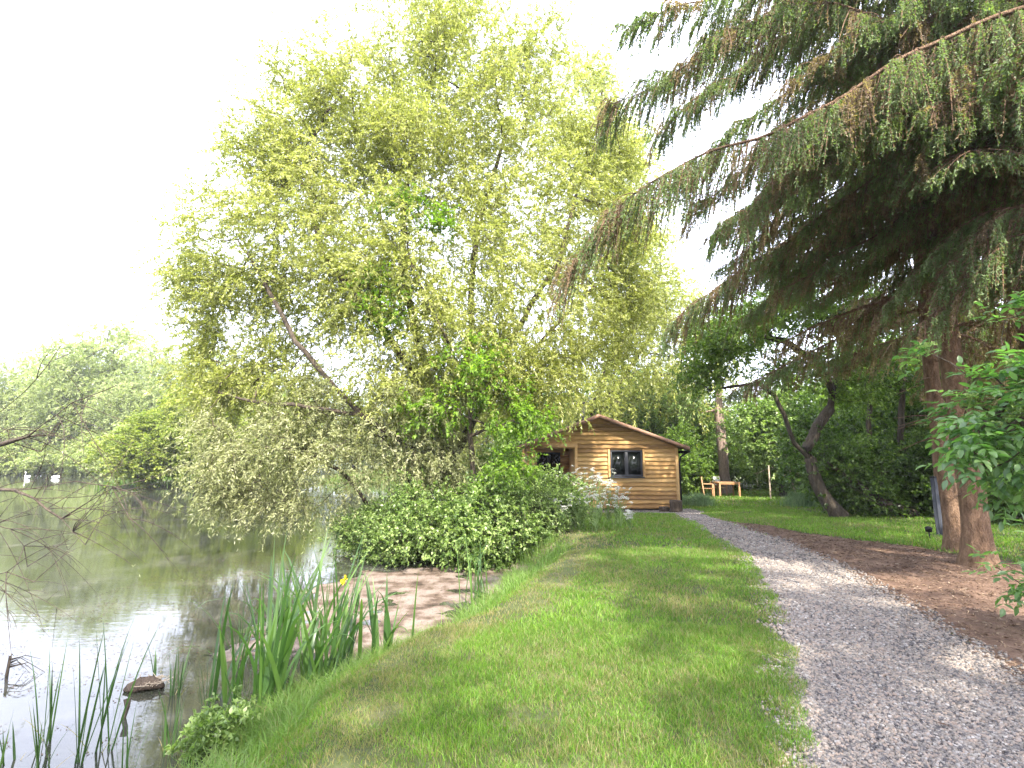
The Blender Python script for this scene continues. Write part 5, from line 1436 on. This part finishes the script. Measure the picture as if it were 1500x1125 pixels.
# ------------------------------------------------------------------ pond things
# floating bark and stump
x, y = G0(212, 1010)
lg = empty('floating_log', (x, y, 0), 'broken brown bark log floating among the reeds', 'log')
s = MB(); q = np.linspace(-.17, .17, 9); s.tube(np.stack([q, .03 * np.sin(q * 12), .03 + .012 * np.cos(q * 20)], -1), [.03, .045, .055, .06, .058, .06, .05, .04, .02], k=10, bump=.35); s.build('body', M['logbark'], lg)
s = MB()
for k in range(60):
    a = rng.uniform(0, 3.14); c = np.array([rng.normal(0, .10), rng.normal(0.03, .06), .06 + .02 * rng.random()]); d = np.array([math.cos(a), math.sin(a), rng.normal(0, .15)]) * rng.uniform(.02, .09)
    s.tube([c - d, c + d], .004, k=3, cap=False)
s.build('bark_shreds', M['twig_pale'], lg)
x, y = G0(183, 1052)
s = MB(); s.tube([[-.05, 0, -.2], [-.01, 0, 0], [.0, .02, .08], [-.01, .03, .15]], [.016, .018, .020, .028], k=9, bump=.25)
tag(s.build('stump_stick', M['bark_dark']), 'dark mossy stick standing out of the water left of the floating log', 'stick').location = (x, y, 0)
x, y = G0(10, 990)
s = MB(); s.tube([[0, 0, -.2], [0, 0, .0], [.01, 0, .2]], [.02, .018, .012], k=7, bump=.3)
for k in range(8):
    e = np.array([rng.uniform(-.05, .38), rng.uniform(-.15, .2), rng.uniform(-.02, .2)]); m_ = e * .5 + [0, 0, .12]
    s.tube([[0.005, 0, .08 + .012 * k], m_, e], [.006, .004, .002], k=4, cap=False)
tag(s.build('drowned_branch', M['bark_dark']), 'dark drowned branch sticking out of the pond at the left edge', 'branch').location = (x, y, 0)
# swans
def swan(px, py, Y, rz, label, up):
    x = (px - 750) / 750 * Y
    c = empty('swan', (x, Y, 0), label, 'swan', 'white swans on the pond', rz)
    prof = [(-.42, .02, .16), (-.36, .07, .15), (-.22, .16, .13), (0, .21, .11), (.2, .18, .11), (.33, .11, .14), (.38, .06, .2)]
    b_ = MB()
    P = [[a, 0, zc_] for a, r, zc_ in prof]; b_.tube(P, [r for a, r, zc_ in prof], k=14)
    if up: N = [[.32, 0, .16], [.42, 0, .28], [.40, 0, .45], [.37, 0, .60], [.42, 0, .70], [.50, 0, .68]]
    else: N = [[.32, 0, .16], [.42, 0, .22], [.44, 0, .16], [.47, 0, .06]]
    b_.tube(N, np.interp(np.linspace(0, 1, len(N)), [0, .3, .8, 1], [.07, .045, .045, .03]), k=10)
    b_.build('body', M['swan'], c, smooth=True)
    w_ = MB()
    for sg in (-1, 1):
        w_.tube([[.18, sg * .15, .2], [0, sg * .17, .26], [-.2, sg * .12, .26], [-.42, sg * .04, .24]], [.04, .09, .07, .01], k=8)
    w_.build('wings', M['swan'], c, smooth=True)
    if up:
        k_ = MB(); k_.tube([[.50, 0, .68], [.60, 0, .65]], [.026, .008], k=6); k_.build('beak', M['beak'], c)
swan(51, 694, 57, R(160), 'white swan with its neck raised, left one of the two on the pond', True)
swan(92, 695, 57, R(180), 'white swan with its head lowered, right one of the two on the pond', False)
print('faces', sum(len(m.polygons) for m in bpy.data.meshes))

# thin haze volume added to give a pale veil of glare over distance
hz = MB(); hz.box((0, 0, 14.0), (1300, 2000, 31.8))
ho = tag(hz.build('haze', None), 'thin added haze giving a pale veil of glare over the pond', 'haze', kind='stuff')
hm = bpy.data.materials.new('haze'); hm.use_nodes = True; hn = hm.node_tree.nodes; hn.remove(hn['Principled BSDF'])
hv = hn.new('ShaderNodeVolumePrincipled'); hv.inputs['Density'].default_value = .0007; hv.inputs['Color'].default_value = (.93, .95, .97, 1); hv.inputs['Anisotropy'].default_value = .3
hm.node_tree.links.new(hv.outputs[0], hn['Material Output'].inputs['Volume'])
ho.data.materials.append(hm)
